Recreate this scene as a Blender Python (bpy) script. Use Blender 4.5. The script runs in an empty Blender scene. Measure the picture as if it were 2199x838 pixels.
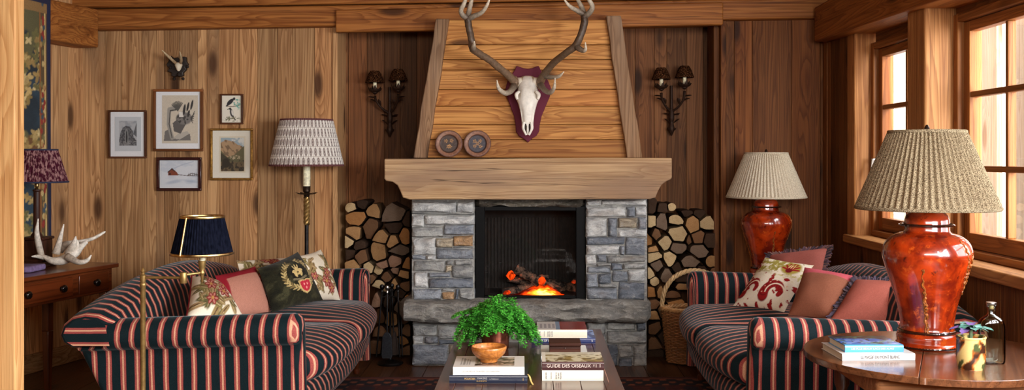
import bpy, bmesh, math, random
import numpy as np
from mathutils import Vector, Matrix

random.seed(7)
rng = np.random.default_rng(7)
PI = math.pi
F, CX, CY, EYE = 2150.0, 1145.0, 340.0, 1.35      # lens in pixels of the 2199x838 frame, camera height
scn = bpy.context.scene
COL = scn.collection


def P(px, py, d):
    """point at distance d along the room seen at pixel (px, py)"""
    return Vector(((px - CX) / F * d, d, EYE - (py - CY) / F * d))


def S(r, g, b):
    f = lambda c: (c / 255 / 12.92) if c / 255 <= 0.04045 else ((c / 255 + 0.055) / 1.055) ** 2.4
    return (f(r), f(g), f(b))


LOC = {}


def tag(o, label=None, cat=None, group=None, kind=None):
    if label: o['label'] = label
    if cat: o['category'] = cat
    if group: o['group'] = group
    if kind: o['kind'] = kind
    return o


def thing(name, label, cat, loc=(0, 0, 0), group=None):
    o = bpy.data.objects.new(name, None)
    o.empty_display_size = 0.05
    COL.objects.link(o)
    o.location = loc
    LOC[o.name] = Vector(loc)
    return tag(o, label, cat, group)


def kids(o):
    return [c for c in COL.objects if c.parent == o]


def copy_tree(o, parent=None):
    c = o.copy()
    COL.objects.link(c)
    if parent: c.parent = parent
    for ch in kids(o):
        copy_tree(ch, c)
    return c


class MB:
    """collects geometry with per-vertex colour (c), wood coordinate (w) and stripe coordinate (s)"""

    def __init__(self):
        self.v, self.f, self.c, self.w, self.s = [], [], [], [], []

    def add(self, verts, faces, col=(0.5, 0.5, 0.5), w=None, s=None):
        n0 = len(self.v)
        verts = [tuple(p) for p in verts]
        n = len(verts)
        self.v += verts
        self.f += [tuple(i + n0 for i in f) for f in faces]
        col = np.asarray(col, float)
        self.c += [tuple(col)] * n if col.ndim == 1 else [tuple(x) for x in col]
        self.w += verts if w is None else [tuple(x) for x in w]
        self.s += [0.0] * n if s is None else [float(x) for x in s]
        return n0

    def build(self, name, mat, parent=None, smooth=True, bevel=0, sub=0, weld=False, angle=40, seg=2):
        me = bpy.data.meshes.new(name)
        o = bpy.data.objects.new(name, me)
        COL.objects.link(o)
        L = Vector((0, 0, 0))
        if parent is not None:
            o.parent = parent
            L = LOC.get(parent.name, L)
        LOC[o.name] = L
        V = np.array(self.v, float) - np.array(L)
        me.from_pydata(V.tolist(), [], self.f)
        n = len(self.v)
        a = me.attributes.new('col', 'FLOAT_COLOR', 'POINT')
        cc = np.ones((n, 4)); cc[:, :3] = np.array(self.c)
        a.data.foreach_set('color', cc.astype(np.float32).ravel())
        a = me.attributes.new('wp', 'FLOAT_VECTOR', 'POINT')
        a.data.foreach_set('vector', np.array(self.w, np.float32).ravel())
        a = me.attributes.new('st', 'FLOAT', 'POINT')
        a.data.foreach_set('value', np.array(self.s, np.float32))
        bm = bmesh.new(); bm.from_mesh(me)
        if weld: bmesh.ops.remove_doubles(bm, verts=bm.verts, dist=1e-5)
        bmesh.ops.recalc_face_normals(bm, faces=bm.faces)
        bm.to_mesh(me); bm.free()
        if smooth:
            me.polygons.foreach_set('use_smooth', [True] * len(me.polygons))
            if angle: me.set_sharp_from_angle(angle=math.radians(angle))
        if mat: me.materials.append(mat)
        if bevel:
            m = o.modifiers.new('bevel', 'BEVEL'); m.width = bevel; m.segments = seg
            m.limit_method = 'ANGLE'; m.angle_limit = math.radians(50)
            if smooth: m.harden_normals = False
        if sub:
            m = o.modifiers.new('sub', 'SUBSURF'); m.levels = sub; m.render_levels = sub
        return o


SW = {'x': (2, 1, 0), 'y': (0, 2, 1), 'z': (0, 1, 2)}
BOXF = [(0, 3, 2, 1), (4, 5, 6, 7), (0, 1, 5, 4), (1, 2, 6, 5), (2, 3, 7, 6), (3, 0, 4, 7)]


def hexa(mb, pts, axis='z', tone=None, hue=None, rnd=True):
    """box from 8 points (bottom ring, top ring) with wood coordinates running along axis"""
    sw = SW[axis]
    o = (random.uniform(0, 40), random.uniform(0, 40), random.uniform(0, 60)) if rnd else (0, 0, 0)
    w = [(p[sw[0]] + o[0], p[sw[1]] + o[1], p[sw[2]] + o[2]) for p in pts]
    t = random.random() if tone is None else tone
    h = random.random() if hue is None else hue
    mb.add(pts, BOXF, (t, h, random.random()), w)


def box(mb, x0, x1, y0, y1, z0, z1, axis='z', tone=None, hue=None, M=None):
    pts = [Vector(p) for p in ((x0, y0, z0), (x1, y0, z0), (x1, y1, z0), (x0, y1, z0),
                               (x0, y0, z1), (x1, y0, z1), (x1, y1, z1), (x0, y1, z1))]
    if M is None:
        hexa(mb, pts, axis, tone, hue)
    else:
        n0 = len(mb.v)
        hexa(mb, pts, axis, tone, hue)
        for i in range(8): mb.v[n0 + i] = tuple(M @ pts[i])


def sweep(mb, loops, closed=True, cap0=False, cap1=False, col=(0.5, 0.5, 0.5), cols=None, ss=None, w=None):
    m = len(loops[0]); n = len(loops)
    V = [p for L in loops for p in L]
    Fc = []
    for i in range(n - 1):
        for j in range(m if closed else m - 1):
            k = (j + 1) % m
            Fc.append((i * m + j, i * m + k, (i + 1) * m + k, (i + 1) * m + j))
    if cap0: Fc.append(tuple(reversed(range(m))))
    if cap1: Fc.append(tuple((n - 1) * m + j for j in range(m)))
    mb.add(V, Fc, col if cols is None else cols, w, ss)


def lathe(mb, prof, c=(0, 0, 0), n=48, col=(0.5, 0.5, 0.5), cols=None, rf=None, cap=True, sx=1, sy=1):
    loops, cc, ww = [], [], []
    for i, (r, z) in enumerate(prof):
        L = []
        for j in range(n):
            a = 2 * PI * j / n
            rr = r * (rf(a, z) if rf else 1)
            L.append((c[0] + rr * math.cos(a) * sx, c[1] + rr * math.sin(a) * sy, c[2] + z))
            if cols: cc.append(cols[i])
        loops.append(L)
    sweep(mb, loops, True, cap, cap, col, cc if cols else None)


def catmull(pts, k=6):
    pts = [np.array(p, float) for p in pts]
    Q = [2 * pts[0] - pts[1]] + pts + [2 * pts[-1] - pts[-2]]
    out = []
    for i in range(1, len(Q) - 2):
        p0, p1, p2, p3 = Q[i - 1:i + 3]
        for j in range(k):
            t = j / k
            out.append(0.5 * (2 * p1 + (p2 - p0) * t + (2 * p0 - 5 * p1 + 4 * p2 - p3) * t * t + (3 * p1 - p0 - 3 * p2 + p3) * t ** 3))
    out.append(pts[-1])
    return out


def tube(mb, pts, rad, n=8, k=5, col=(0.5, 0.5, 0.5), col2=None, smooth=True, flat=1.0):
    """tube through points; rad a number or one radius per point"""
    r = [rad] * len(pts) if np.isscalar(rad) else list(rad)
    Q = [tuple(p) + (rr,) for p, rr in zip(pts, r)]
    C = catmull(Q, k) if smooth and len(pts) > 2 else [np.array(q, float) for q in Q]
    loops, cols = [], []
    up = None
    N = len(C)
    for i in range(N):
        p = Vector(C[i][:3])
        t = Vector(C[min(i + 1, N - 1)][:3]) - Vector(C[max(i - 1, 0)][:3])
        if t.length < 1e-9: t = Vector((0, 0, 1))
        t.normalize()
        if up is None:
            up = Vector((0, 0, 1)) if abs(t.z) < 0.9 else Vector((1, 0, 0))
        s = t.cross(up)
        if s.length < 1e-6: s = t.orthogonal()
        s.normalize(); up = s.cross(t).normalized()
        rr = max(C[i][3], 0.0003)
        loops.append([p + s * (rr * math.cos(2 * PI * j / n)) + up * (rr * flat * math.sin(2 * PI * j / n)) for j in range(n)])
        if col2 is not None:
            f = i / (N - 1)
            cols += [tuple(np.array(col) * (1 - f) + np.array(col2) * f)] * n
    sweep(mb, loops, True, True, True, col, cols if col2 is not None else None)


def prism(mb, poly, y0, y1, col=(0.5, 0.5, 0.5), plane='xz', w=None):
    """extrude a polygon given in a plane between two offsets"""
    m = len(poly)
    mk = {'xz': lambda p, y: (p[0], y, p[1]), 'xy': lambda p, y: (p[0], p[1], y), 'yz': lambda p, y: (y, p[0], p[1])}[plane]
    V = [mk(p, y0) for p in poly] + [mk(p, y1) for p in poly]
    Fc = [tuple(range(m)), tuple(reversed(range(m, 2 * m)))] + [(j, (j + 1) % m, m + (j + 1) % m, m + j) for j in range(m)]
    mb.add(V, Fc, col, w)


def grid(mb, f, nu, nv, paint=None, col=(0.5, 0.5, 0.5), flip=False):
    """surface f(u,v) with an optional colour function of (u,v) arrays; v runs upward"""
    U, Vv = np.meshgrid(np.linspace(0, 1, nu), np.linspace(0, 1, nv))
    pts = [f(u, v) for u, v in zip(U.ravel(), Vv.ravel())]
    Fc = [(j * nu + i, j * nu + i + 1, (j + 1) * nu + i + 1, (j + 1) * nu + i) for j in range(nv - 1) for i in range(nu - 1)]
    cols = paint(U.ravel(), Vv.ravel()) if paint else col
    return mb.add(pts, Fc, cols)


def puffbox(mb, lo, hi, rad, n=(12, 24, 8), deform=None, st=None, col=(0.5, 0.5, 0.5)):
    lo, hi = np.array(lo, float), np.array(hi, float)
    c, h = (lo + hi) / 2, (hi - lo) / 2
    rad = min(rad, h.min() * 0.999)
    for ax in range(3):
        a, b = [i for i in range(3) if i != ax]
        for sg in (-1, 1):
            V, ss = [], []
            for j in range(n[b] + 1):
                for i in range(n[a] + 1):
                    q = np.zeros(3)
                    q[ax] = sg
                    q[a] = math.sin((2 * i / n[a] - 1) * PI / 2 * 0.999) if n[a] > 3 else 2 * i / n[a] - 1
                    q[b] = math.sin((2 * j / n[b] - 1) * PI / 2 * 0.999) if n[b] > 3 else 2 * j / n[b] - 1
                    p = q * h
                    inn = np.clip(p, -(h - rad), h - rad)
                    d = p - inn
                    L = np.linalg.norm(d)
                    p = inn + d / L * rad if L > 1e-9 else p
                    uvw = p / h
                    p = p + c
                    if deform is not None: p = deform(p, uvw)
                    V.append(p)
                    ss.append(st(p) if st else 0)
            N = n[a] + 1
            Fc = [(j * N + i, j * N + i + 1, (j + 1) * N + i + 1, (j + 1) * N + i) for j in range(n[b]) for i in range(n[a])]
            mb.add(V, Fc, col, None, ss)


# ---- value noise for painted patterns ----
def _h(ix, iy, seed):
    v = np.sin(ix * 127.1 + iy * 311.7 + seed * 74.7) * 43758.5453
    return v - np.floor(v)


def vn(x, y, seed=0):
    x = np.asarray(x, float); y = np.asarray(y, float)
    ix, iy = np.floor(x), np.floor(y)
    fx, fy = x - ix, y - iy
    fx = fx * fx * (3 - 2 * fx); fy = fy * fy * (3 - 2 * fy)
    return (_h(ix, iy, seed) * (1 - fx) + _h(ix + 1, iy, seed) * fx) * (1 - fy) + (_h(ix, iy + 1, seed) * (1 - fx) + _h(ix + 1, iy + 1, seed) * fx) * fy


def fbm(x, y, seed=0, o=3):
    return sum(vn(np.asarray(x) * 2 ** k, np.asarray(y) * 2 ** k, seed + k) / 2 ** (k + 1) for k in range(o)) / (1 - 0.5 ** o)


def sm(x, a, b):
    t = np.clip((np.asarray(x, float) - a) / (b - a), 0, 1)
    return t * t * (3 - 2 * t)


def ell(u, v, cu, cv, ru, rv, rot=0, soft=0.15):
    c, s = math.cos(rot), math.sin(rot)
    x, y = u - cu, v - cv
    d = np.sqrt(((x * c + y * s) / ru) ** 2 + ((-x * s + y * c) / rv) ** 2)
    return 1 - sm(d, 1 - soft, 1 + soft)


def seg(u, v, pts, wd):
    m = np.zeros_like(u)
    for (x0, y0), (x1, y1) in zip(pts[:-1], pts[1:]):
        dx, dy = x1 - x0, y1 - y0
        t = np.clip(((u - x0) * dx + (v - y0) * dy) / (dx * dx + dy * dy + 1e-12), 0, 1)
        d = np.hypot(u - x0 - t * dx, v - y0 - t * dy)
        m = np.maximum(m, 1 - sm(d, wd * 0.7, wd * 1.3))
    return m


def poly_mask(u, v, pts):
    ins = np.zeros(u.shape, bool)
    n = len(pts)
    for i in range(n):
        x0, y0 = pts[i]; x1, y1 = pts[(i + 1) % n]
        c = ((y0 > v) != (y1 > v)) & (u < (x1 - x0) * (v - y0) / (y1 - y0 + 1e-12) + x0)
        ins ^= c
    return ins.astype(float)


def base_col(u, c):
    return np.ones((len(u), 3)) * np.array(c)


def lay(C, m, c):
    m = np.asarray(m, float)[:, None]
    return C * (1 - m) + np.array(c) * m
# ------------------------------------------------------------------ materials
class NT:
    def __init__(s, name):
        s.m = bpy.data.materials.new(name)
        s.m.use_nodes = True
        s.t = s.m.node_tree
        s.t.nodes.clear()
        s.out = s.t.nodes.new('ShaderNodeOutputMaterial')

    def n(s, typ, ins=None, **props):
        nd = s.t.nodes.new(typ)
        for k, v in props.items(): setattr(nd, k, v)
        for k, v in (ins or {}).items():
            sk = nd.inputs[k]
            if isinstance(v, bpy.types.NodeSocket): s.t.links.new(v, sk)
            elif isinstance(v, tuple) and len(v) == 3 and sk.type == 'RGBA': sk.default_value = v + (1,)
            else: sk.default_value = v
        return nd

    def math(s, op, a, b=0.0, clamp=False):
        return s.n('ShaderNodeMath', {0: a, 1: b}, operation=op, use_clamp=clamp).outputs[0]

    def attr(s, name, out='Vector'):
        return s.n('ShaderNodeAttribute', attribute_name=name).outputs[out]

    def mul(s, v, k):
        return s.n('ShaderNodeVectorMath', {0: v, 1: k}, operation='MULTIPLY').outputs[0]

    def noise(s, v, scale=1.0, detail=2.0, rough=0.5, dist=0.0):
        return s.n('ShaderNodeTexNoise', {'Vector': v, 'Scale': scale, 'Detail': detail, 'Roughness': rough, 'Distortion': dist}).outputs['Fac']

    def rng(s, v, a, b, c=0.0, d=1.0, smooth=True):
        return s.n('ShaderNodeMapRange', {0: v, 1: a, 2: b, 3: c, 4: d}, interpolation_type='SMOOTHSTEP' if smooth else 'LINEAR').outputs[0]

    def mix(s, f, a, b, mode='MIX'):
        nd = s.n('ShaderNodeMix', {0: f, 6: a, 7: b}, data_type='RGBA', blend_type=mode)
        return nd.outputs[2]

    def sep(s, c):
        return s.n('ShaderNodeSeparateColor', {0: c}).outputs

    def obj(s):
        return s.n('ShaderNodeTexCoord').outputs['Object']

    def bump(s, h, strength=0.3, dist=0.01):
        return s.n('ShaderNodeBump', {'Height': h, 'Strength': strength, 'Distance': dist}).outputs[0]

    def done(s, color, rough=0.6, normal=None, **kw):
        ins = {'Base Color': color, 'Roughness': rough}
        if normal is not None: ins['Normal'] = normal
        for k, v in kw.items(): ins[k.replace('_', ' ')] = v
        b = s.n('ShaderNodeBsdfPrincipled', ins)
        s.t.links.new(b.outputs[0], s.out.inputs[0])
        s.bsdf = b
        return s.m


def wood(name, light, mid, dark, rough=0.6, fig=11, bump=0.35, knots=1.0, tone=0.5, grey=0.35, greyc=(0.22, 0.17, 0.13), coat=0.0, ks=1.0, ringk=1.0, warm=0.5, spec=0.18, crack=0.0):
    t = NT(name)
    wp = t.attr('wp')
    c = t.sep(t.attr('col', 'Color'))
    n1 = t.noise(t.mul(wp, (6.5, 6.5, 0.24)), 1.0, 2.0, 0.4)
    vo = t.n('ShaderNodeTexVoronoi', {'Vector': t.mul(wp, (5.0 * ks, 5.0 * ks, 1.7 * ks)), 'Scale': 1.0})
    vd = vo.outputs['Distance']
    sel = t.rng(t.sep(vo.outputs['Color'])[0], 0.25, 0.3)
    kd = t.math('MULTIPLY', t.rng(vd, 0.23, 0.09), sel)
    ki = t.math('MULTIPLY', t.rng(vd, 0.55, 0.0), sel)
    fib = t.noise(t.mul(wp, (190, 190, 2.4)), 1.0, 3.0, 0.6)
    fib2 = t.noise(t.mul(wp, (46, 46, 0.8)), 1.0, 3.0, 0.65)
    low = t.noise(t.mul(wp, (3.2, 3.2, 0.8)), 1.0, 3.0, 0.6)
    fg = t.math('ADD', t.math('MULTIPLY', n1, fig * 2.1), t.math('MULTIPLY', ki, 3.2 * knots))
    fg = t.math('ADD', fg, t.math('MULTIPLY', fib2, 0.7))
    fr = t.math('FRACT', fg)
    ring = t.math('POWER', fr, 1.8)
    ring = t.math('MULTIPLY', ring, t.rng(fr, 1.0, 0.86))
    col = t.mix(t.math('MULTIPLY', ring, ringk, True), light, mid)
    col = t.mix(t.rng(fib2, 0.42, 0.72, 0, 0.75), col, mid)
    col = t.mix(t.rng(fib2, 0.62, 0.80, 0, 0.6), col, dark)
    col = t.mix(t.math('MULTIPLY', t.rng(low, 0.42, 0.72), t.math('MULTIPLY', c[1], grey * 1.6, True)), col, greyc)
    col = t.mix(t.math('MULTIPLY', ki, 0.35 * knots, True), col, mid)
    col = t.mix(t.math('MULTIPLY', kd, 0.85 * knots, True), col, dark)
    col = t.mix(t.rng(fib, 0.58, 0.72, 0, 0.6), col, dark)
    if crack:
        ck = t.noise(t.mul(wp, (34, 34, 0.45)), 1.0, 2.0, 0.5)
        ck = t.rng(t.math('ABSOLUTE', t.math('SUBTRACT', ck, 0.5)), 0.012, 0.0)
        ck = t.math('MULTIPLY', ck, t.rng(low, 0.5, 0.6))
        col = t.mix(t.math('MULTIPLY', ck, crack, True), col, tuple(x * 0.4 for x in dark))
    col = t.mix(t.rng(c[2], 0.55, 1.0, 0, warm), col, t.mix(1.0, col, (1.10, 0.86, 0.70), 'MULTIPLY'))
    br = t.math('ADD', t.math('MULTIPLY', c[0], tone), 1.0 - tone * 0.55)
    br = t.math('MULTIPLY', br, t.rng(low, 0.25, 0.75, 0.76, 1.16, False))
    col = t.mix(1.0, col, t.n('ShaderNodeCombineColor', {0: br, 1: br, 2: br}).outputs[0], 'MULTIPLY')
    h = t.math('ADD', t.math('MULTIPLY', ring, -0.5), t.math('MULTIPLY', fib, 0.9))
    h = t.math('ADD', h, t.math('MULTIPLY', fib2, 0.7))
    return t.done(col, rough, t.bump(h, bump, 0.004), Specular_IOR_Level=spec if not coat else 0.4, Coat_Weight=coat, Coat_Roughness=0.12)


def plain(name, color, rough=0.5, metal=0.0, bump=0.0, scale=60.0, var=0.25, coat=0.0, **kw):
    """one colour with slight mottling"""
    t = NT(name)
    n = t.noise(t.obj(), scale, 3.0, 0.6)
    col = t.mix(t.rng(n, 0.3, 0.7, 0, 1), tuple(x * (1 - var) for x in color), tuple(min(1, x * (1 + var)) for x in color))
    return t.done(col, rough, t.bump(n, bump, 0.003) if bump else None, Metallic=metal, Coat_Weight=coat, **kw)


def painted(name, rough=0.7, bump=0.0, scale=300.0, metal=0.0, mul=0.3, **kw):
    """colour from the mesh, woven or printed grain on top"""
    t = NT(name)
    n = t.noise(t.obj(), scale, 2.0, 0.6)
    c = t.attr('col', 'Color')
    k = t.rng(n, 0.25, 0.75, 1 - mul, 1 + mul, False)
    col = t.mix(1.0, c, t.n('ShaderNodeCombineColor', {0: k, 1: k, 2: k}).outputs[0], 'MULTIPLY')
    return t.done(col, rough, t.bump(n, bump, 0.002) if bump else None, Metallic=metal, **kw)


def emit(name, strength):
    t = NT(name)
    e = t.n('ShaderNodeEmission', {'Color': t.attr('col', 'Color'), 'Strength': strength})
    t.t.links.new(e.outputs[0], t.out.inputs[0])
    return t.m


def glass_pane(name, tint=(1, 1, 1), refl=0.07):
    t = NT(name)
    tr = t.n('ShaderNodeBsdfTransparent', {'Color': tint})
    gl = t.n('ShaderNodeBsdfGlossy', {'Color': (1, 1, 1), 'Roughness': 0.02})
    lw = t.n('ShaderNodeLayerWeight', {'Blend': 0.25})
    f = t.math('MULTIPLY', lw.outputs['Fresnel'], refl / 0.07 * 0.4, True)
    mx = t.n('ShaderNodeMixShader', {0: f, 1: tr.outputs[0], 2: gl.outputs[0]})
    t.t.links.new(mx.outputs[0], t.out.inputs[0])
    return t.m


MW = {}
MW['wall'] = wood('wall_pine', S(204, 160, 112), S(142, 99, 62), S(60, 37, 23), rough=0.62, tone=0.85, grey=0.75, greyc=S(120, 92, 66))
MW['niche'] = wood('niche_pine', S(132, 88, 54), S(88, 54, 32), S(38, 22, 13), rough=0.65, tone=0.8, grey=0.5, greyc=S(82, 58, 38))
MW['right'] = wood('right_wall_pine', S(140, 88, 46), S(94, 52, 25), S(38, 20, 10), rough=0.6, tone=0.7, grey=0.4, greyc=S(88, 56, 30))  # darker pine: the backlit wall's shade is put into its colour
MW['hood'] = wood('hood_pine', S(206, 148, 82), S(148, 90, 42), S(64, 36, 18), rough=0.55, tone=0.5, grey=0.25, greyc=S(110, 80, 55))
MW['beam'] = wood('beam_pine', S(180, 116, 58), S(124, 68, 28), S(54, 28, 12), rough=0.5, tone=0.25, grey=0.3, greyc=S(96, 62, 36), bump=0.5, crack=0.8, warm=0.2)
MW['mantel'] = wood('mantel_oak', S(214, 180, 136), S(158, 118, 80), S(78, 58, 44), rough=0.65, tone=0.2, grey=1.1, greyc=S(146, 118, 94), bump=0.7, fig=11, warm=0.2, crack=0.9, ks=1.3)
MW['post'] = wood('post_larch', S(214, 168, 112), S(178, 124, 72), S(112, 66, 36), rough=0.5, tone=0.2, grey=0.1, fig=7, ringk=0.9, warm=0.1)
MW['grey'] = wood('weathered_post', S(168, 132, 98), S(118, 84, 58), S(58, 40, 28), rough=0.7, tone=0.3, grey=0.7, greyc=S(130, 112, 96), bump=0.6, crack=0.9, warm=0.1)
MW['window'] = wood('window_larch', S(170, 110, 58), S(120, 70, 34), S(70, 38, 18), rough=0.45, tone=0.2, grey=0.1, knots=0.3)
MW['jamb'] = wood('jamb_pine', S(198, 142, 86), S(146, 92, 50), S(76, 44, 24), rough=0.5, tone=0.2, grey=0.2, knots=0.7)
MW['outside'] = wood('outside_larch', S(240, 222, 194), S(214, 188, 154), S(140, 108, 84), rough=0.7, warm=0.05, tone=0.3, grey=0.5, greyc=S(150, 128, 112))
MW['floor'] = wood('floor_oak', S(104, 70, 44), S(66, 40, 24), S(30, 18, 12), rough=0.35, tone=0.6, grey=0.3, greyc=S(60, 42, 30), coat=0.15)
MW['desk'] = wood('mahogany', S(112, 54, 24), S(74, 32, 14), S(34, 15, 8), rough=0.28, tone=0.3, grey=0.0, knots=0.0, fig=5, coat=0.3, bump=0.08)
MW['table'] = wood('walnut_table', S(92, 54, 36), S(58, 32, 22), S(24, 14, 10), rough=0.25, tone=0.5, grey=0.1, knots=0.3, fig=5, coat=0.3, bump=0.06)
MW['round'] = wood('round_table_oak', S(114, 70, 42), S(76, 44, 26), S(34, 20, 13), rough=0.24, tone=0.5, grey=0.1, knots=0.3, fig=5, coat=0.4, bump=0.08)
MW['apron'] = wood('apron_oak', S(190, 132, 88), S(140, 88, 54), S(80, 46, 26), rough=0.5, tone=0.2, grey=0.1, knots=0.2, fig=5)
MW['bowl'] = wood('olive_bowl', S(196, 126, 58), S(150, 84, 34), S(84, 42, 16), rough=0.3, tone=0.1, grey=0.0, knots=0.4, fig=6, coat=0.3, bump=0.1)
MW['chest'] = wood('dark_box_wood', S(76, 42, 30), S(48, 26, 20), S(22, 12, 10), rough=0.4, tone=0.3, grey=0.1, knots=0.2, fig=6)
MW['frame'] = wood('frame_walnut', S(96, 60, 40), S(66, 38, 26), S(34, 20, 14), rough=0.35, tone=0.2, grey=0.0, knots=0.0, fig=5, bump=0.1)
MW['frame2'] = wood('frame_cherry', S(138, 88, 52), S(98, 58, 32), S(50, 28, 16), rough=0.35, tone=0.2, grey=0.0, knots=0.0, fig=5, bump=0.1)


def make_stripe():
    t = NT('striped_velvet')
    u = t.attr('st', 'Fac')
    o = t.obj()
    wob = t.math('MULTIPLY', t.math('SUBTRACT', t.noise(o, 9.0, 2.0), 0.5), 0.006)
    f = t.math('FRACT', t.math('DIVIDE', t.math('ADD', u, wob), 0.063))
    d = t.math('ABSOLUTE', t.math('SUBTRACT', f, 0.5))
    pink = t.rng(d, 0.205, 0.185)
    core = t.rng(d, 0.07, 0.035)
    wine = t.rng(d, 0.225, 0.20)
    nz = t.noise(o, 420.0, 2.0, 0.7)
    navy = t.mix(t.rng(nz, 0.3, 0.7), S(6, 16, 20), S(18, 38, 42))
    rose = t.mix(t.rng(nz, 0.3, 0.7), S(126, 52, 50), S(174, 88, 80))
    cream = t.mix(t.rng(nz, 0.3, 0.7), S(192, 136, 108), S(226, 180, 144))
    col = t.mix(wine, navy, S(92, 34, 38))
    col = t.mix(pink, col, rose)
    col = t.mix(core, col, cream)
    big = t.noise(o, 6.0, 2.0)
    h = t.math('ADD', t.math('MULTIPLY', nz, 0.35), t.math('MULTIPLY', big, 3.0))
    return t.done(col, 0.75, t.bump(h, 0.25, 0.006), Specular_IOR_Level=0.15, Sheen_Weight=0.12, Sheen_Roughness=0.35, Sheen_Tint=(0.6, 0.85, 0.9, 1))


M = {}
M['stripe'] = make_stripe()
M['velvet'] = painted('embroidered_velvet', 0.8, 0.3, 160, 0, 0.45, Sheen_Weight=0.08, Specular_IOR_Level=0.1)
M['linen'] = painted('printed_linen', 0.85, 0.35, 380, 0, 0.16, Specular_IOR_Level=0.15)
M['paper'] = painted('printed_paper', 0.6, 0.0, 200, 0, 0.04)
M['gloss_paper'] = painted('glossy_cover', 0.25, 0.0, 200, 0, 0.04)
M['tapestry'] = painted('woven_tapestry', 0.9, 0.5, 260, 0, 0.25)
M['rug'] = painted('woven_rug', 0.95, 0.5, 200, 0, 0.35)
M['brass'] = plain('aged_brass', S(160, 130, 78), 0.42, 0.75, 0.05, 40, 0.2)
M['bright_brass'] = plain('polished_brass', S(186, 156, 104), 0.3, 1.0)
M['bronze'] = plain('dark_bronze', S(60, 46, 36), 0.4, 0.8, 0.1, 60, 0.3)
M['iron'] = plain('black_iron', S(34, 32, 32), 0.38, 0.8, 0.1, 50, 0.3)
M['rust'] = plain('rusty_leaf_iron', S(52, 32, 20), 0.6, 0.5, 0.2, 120, 0.4)
M['black'] = plain('black_steel', S(7, 7, 8), 0.5, 0.0, Specular_IOR_Level=0.1)
M['candle'] = plain('candle_sleeve', S(232, 224, 190), 0.5)
M['ebony'] = plain('ebony_knob', S(20, 15, 13), 0.12, 0.0, coat=0.5)
M['copper'] = plain('brown_copper', S(132, 76, 58), 0.25, 0.85, 0.05, 14, 0.35)
M['steel'] = plain('brushed_steel', S(170, 166, 160), 0.3, 1.0)
M['plum'] = plain('plum_felt', S(96, 22, 46), 0.8, 0, 0.1, 300, 0.12)
M['bone'] = painted('weathered_bone', 0.55, 0.25, 45, 0, 0.12)
M['antler'] = painted('antler', 0.5, 0.6, 70, 0, 0.35)
M['socket'] = plain('dark_bone_hollow', S(44, 32, 26), 0.9)
M['mount'] = plain('carved_black_wood', S(34, 26, 22), 0.5, 0, 0.3, 70, 0.4)
M['gold'] = plain('gilt_frame', S(170, 130, 66), 0.35, 0.8, 0.1, 60, 0.3)
M['darkframe'] = plain('oxblood_frame', S(52, 20, 18), 0.3, 0, 0, 60, 0.3, 0.3)
M['glass'] = glass_pane('window_glass')
M['fireglass'] = glass_pane('fire_glass', (0.8, 0.8, 0.8), 0.14)
M['wicker'] = painted('willow_wicker', 0.55, 0.3, 60, 0, 0.3)
M['leaf'] = painted('fern_leaf', 0.5, 0.0, 60, 0, 0.35)
M['fire'] = emit('fire_glow', 7.0)
M['lilac'] = plain('lilac_cloth', S(126, 108, 150), 0.8)
M['trimnavy'] = plain('navy_braid', S(30, 32, 60), 0.8, 0, 0.2, 200)
M['ceiling'] = MW['beam']


def make_char():
    t = NT('charred_log')
    n = t.noise(t.obj(), 26.0, 4.0, 0.65)
    col = t.mix(t.rng(n, 0.4, 0.62), S(26, 20, 17), S(140, 110, 90))
    e = t.rng(n, 0.58, 0.72)
    return t.done(col, 0.9, t.bump(n, 0.6, 0.01), Emission_Color=(1.0, 0.12, 0.02, 1), Emission_Strength=t.math('MULTIPLY', e, 0.5))


M['char'] = make_char()


def make_stone(name, dim=1.0):
    t = NT(name)
    c = t.attr('col', 'Color'); wp = t.attr('wp')
    a = t.noise(t.mul(wp, (9, 9, 26)), 1.0, 5.0, 0.65, 0.6)
    b = t.noise(wp, 34.0, 5.0, 0.7)
    lo = t.noise(t.mul(wp, (4, 4, 9)), 1.0, 2.0)
    col = t.mix(t.rng(a, 0.38, 0.62), t.mix(1.0, c, (0.56, 0.57, 0.6), 'MULTIPLY'), c)
    col = t.mix(t.rng(b, 0.52, 0.75, 0, 0.55), col, S(196, 194, 190))
    col = t.mix(t.rng(lo, 0.58, 0.75, 0, 0.35), col, S(140, 116, 90))
    col = t.mix(t.rng(b, 0.36, 0.24, 0, 0.7), col, S(48, 50, 56))
    h = t.math('ADD', t.math('MULTIPLY', a, 1.2), b)
    return t.done(col, 0.75, t.bump(h, 0.9, 0.018), Specular_IOR_Level=0.25)


M['stone'] = make_stone('split_slate')


def make_endgrain():
    t = NT('firewood_end_grain')
    wp = t.attr('wp'); c = t.attr('col', 'Color')
    L = t.n('ShaderNodeVectorMath', {0: t.mul(wp, (1, 1, 0))}, operation='LENGTH').outputs['Value']
    n = t.noise(wp, 22.0, 3.0, 0.6)
    r = t.math('FRACT', t.math('ADD', t.math('MULTIPLY', L, 95.0), t.math('MULTIPLY', n, 1.6)))
    f = t.noise(wp, 130.0, 3.0, 0.7)
    col = t.mix(t.math('MULTIPLY', r, 0.3), c, t.mix(1.0, c, (0.55, 0.46, 0.4), 'MULTIPLY'))
    col = t.mix(t.rng(n, 0.5, 0.75, 0, 0.5), col, t.mix(1.0, c, (0.6, 0.5, 0.42), 'MULTIPLY'))
    col = t.mix(t.rng(f, 0.55, 0.72, 0, 0.45), col, t.mix(1.0, c, (0.45, 0.4, 0.36), 'MULTIPLY'))
    return t.done(col, 0.8, t.bump(t.math('ADD', f, n), 0.5, 0.006), Specular_IOR_Level=0.15)


M['log'] = make_endgrain()


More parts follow.
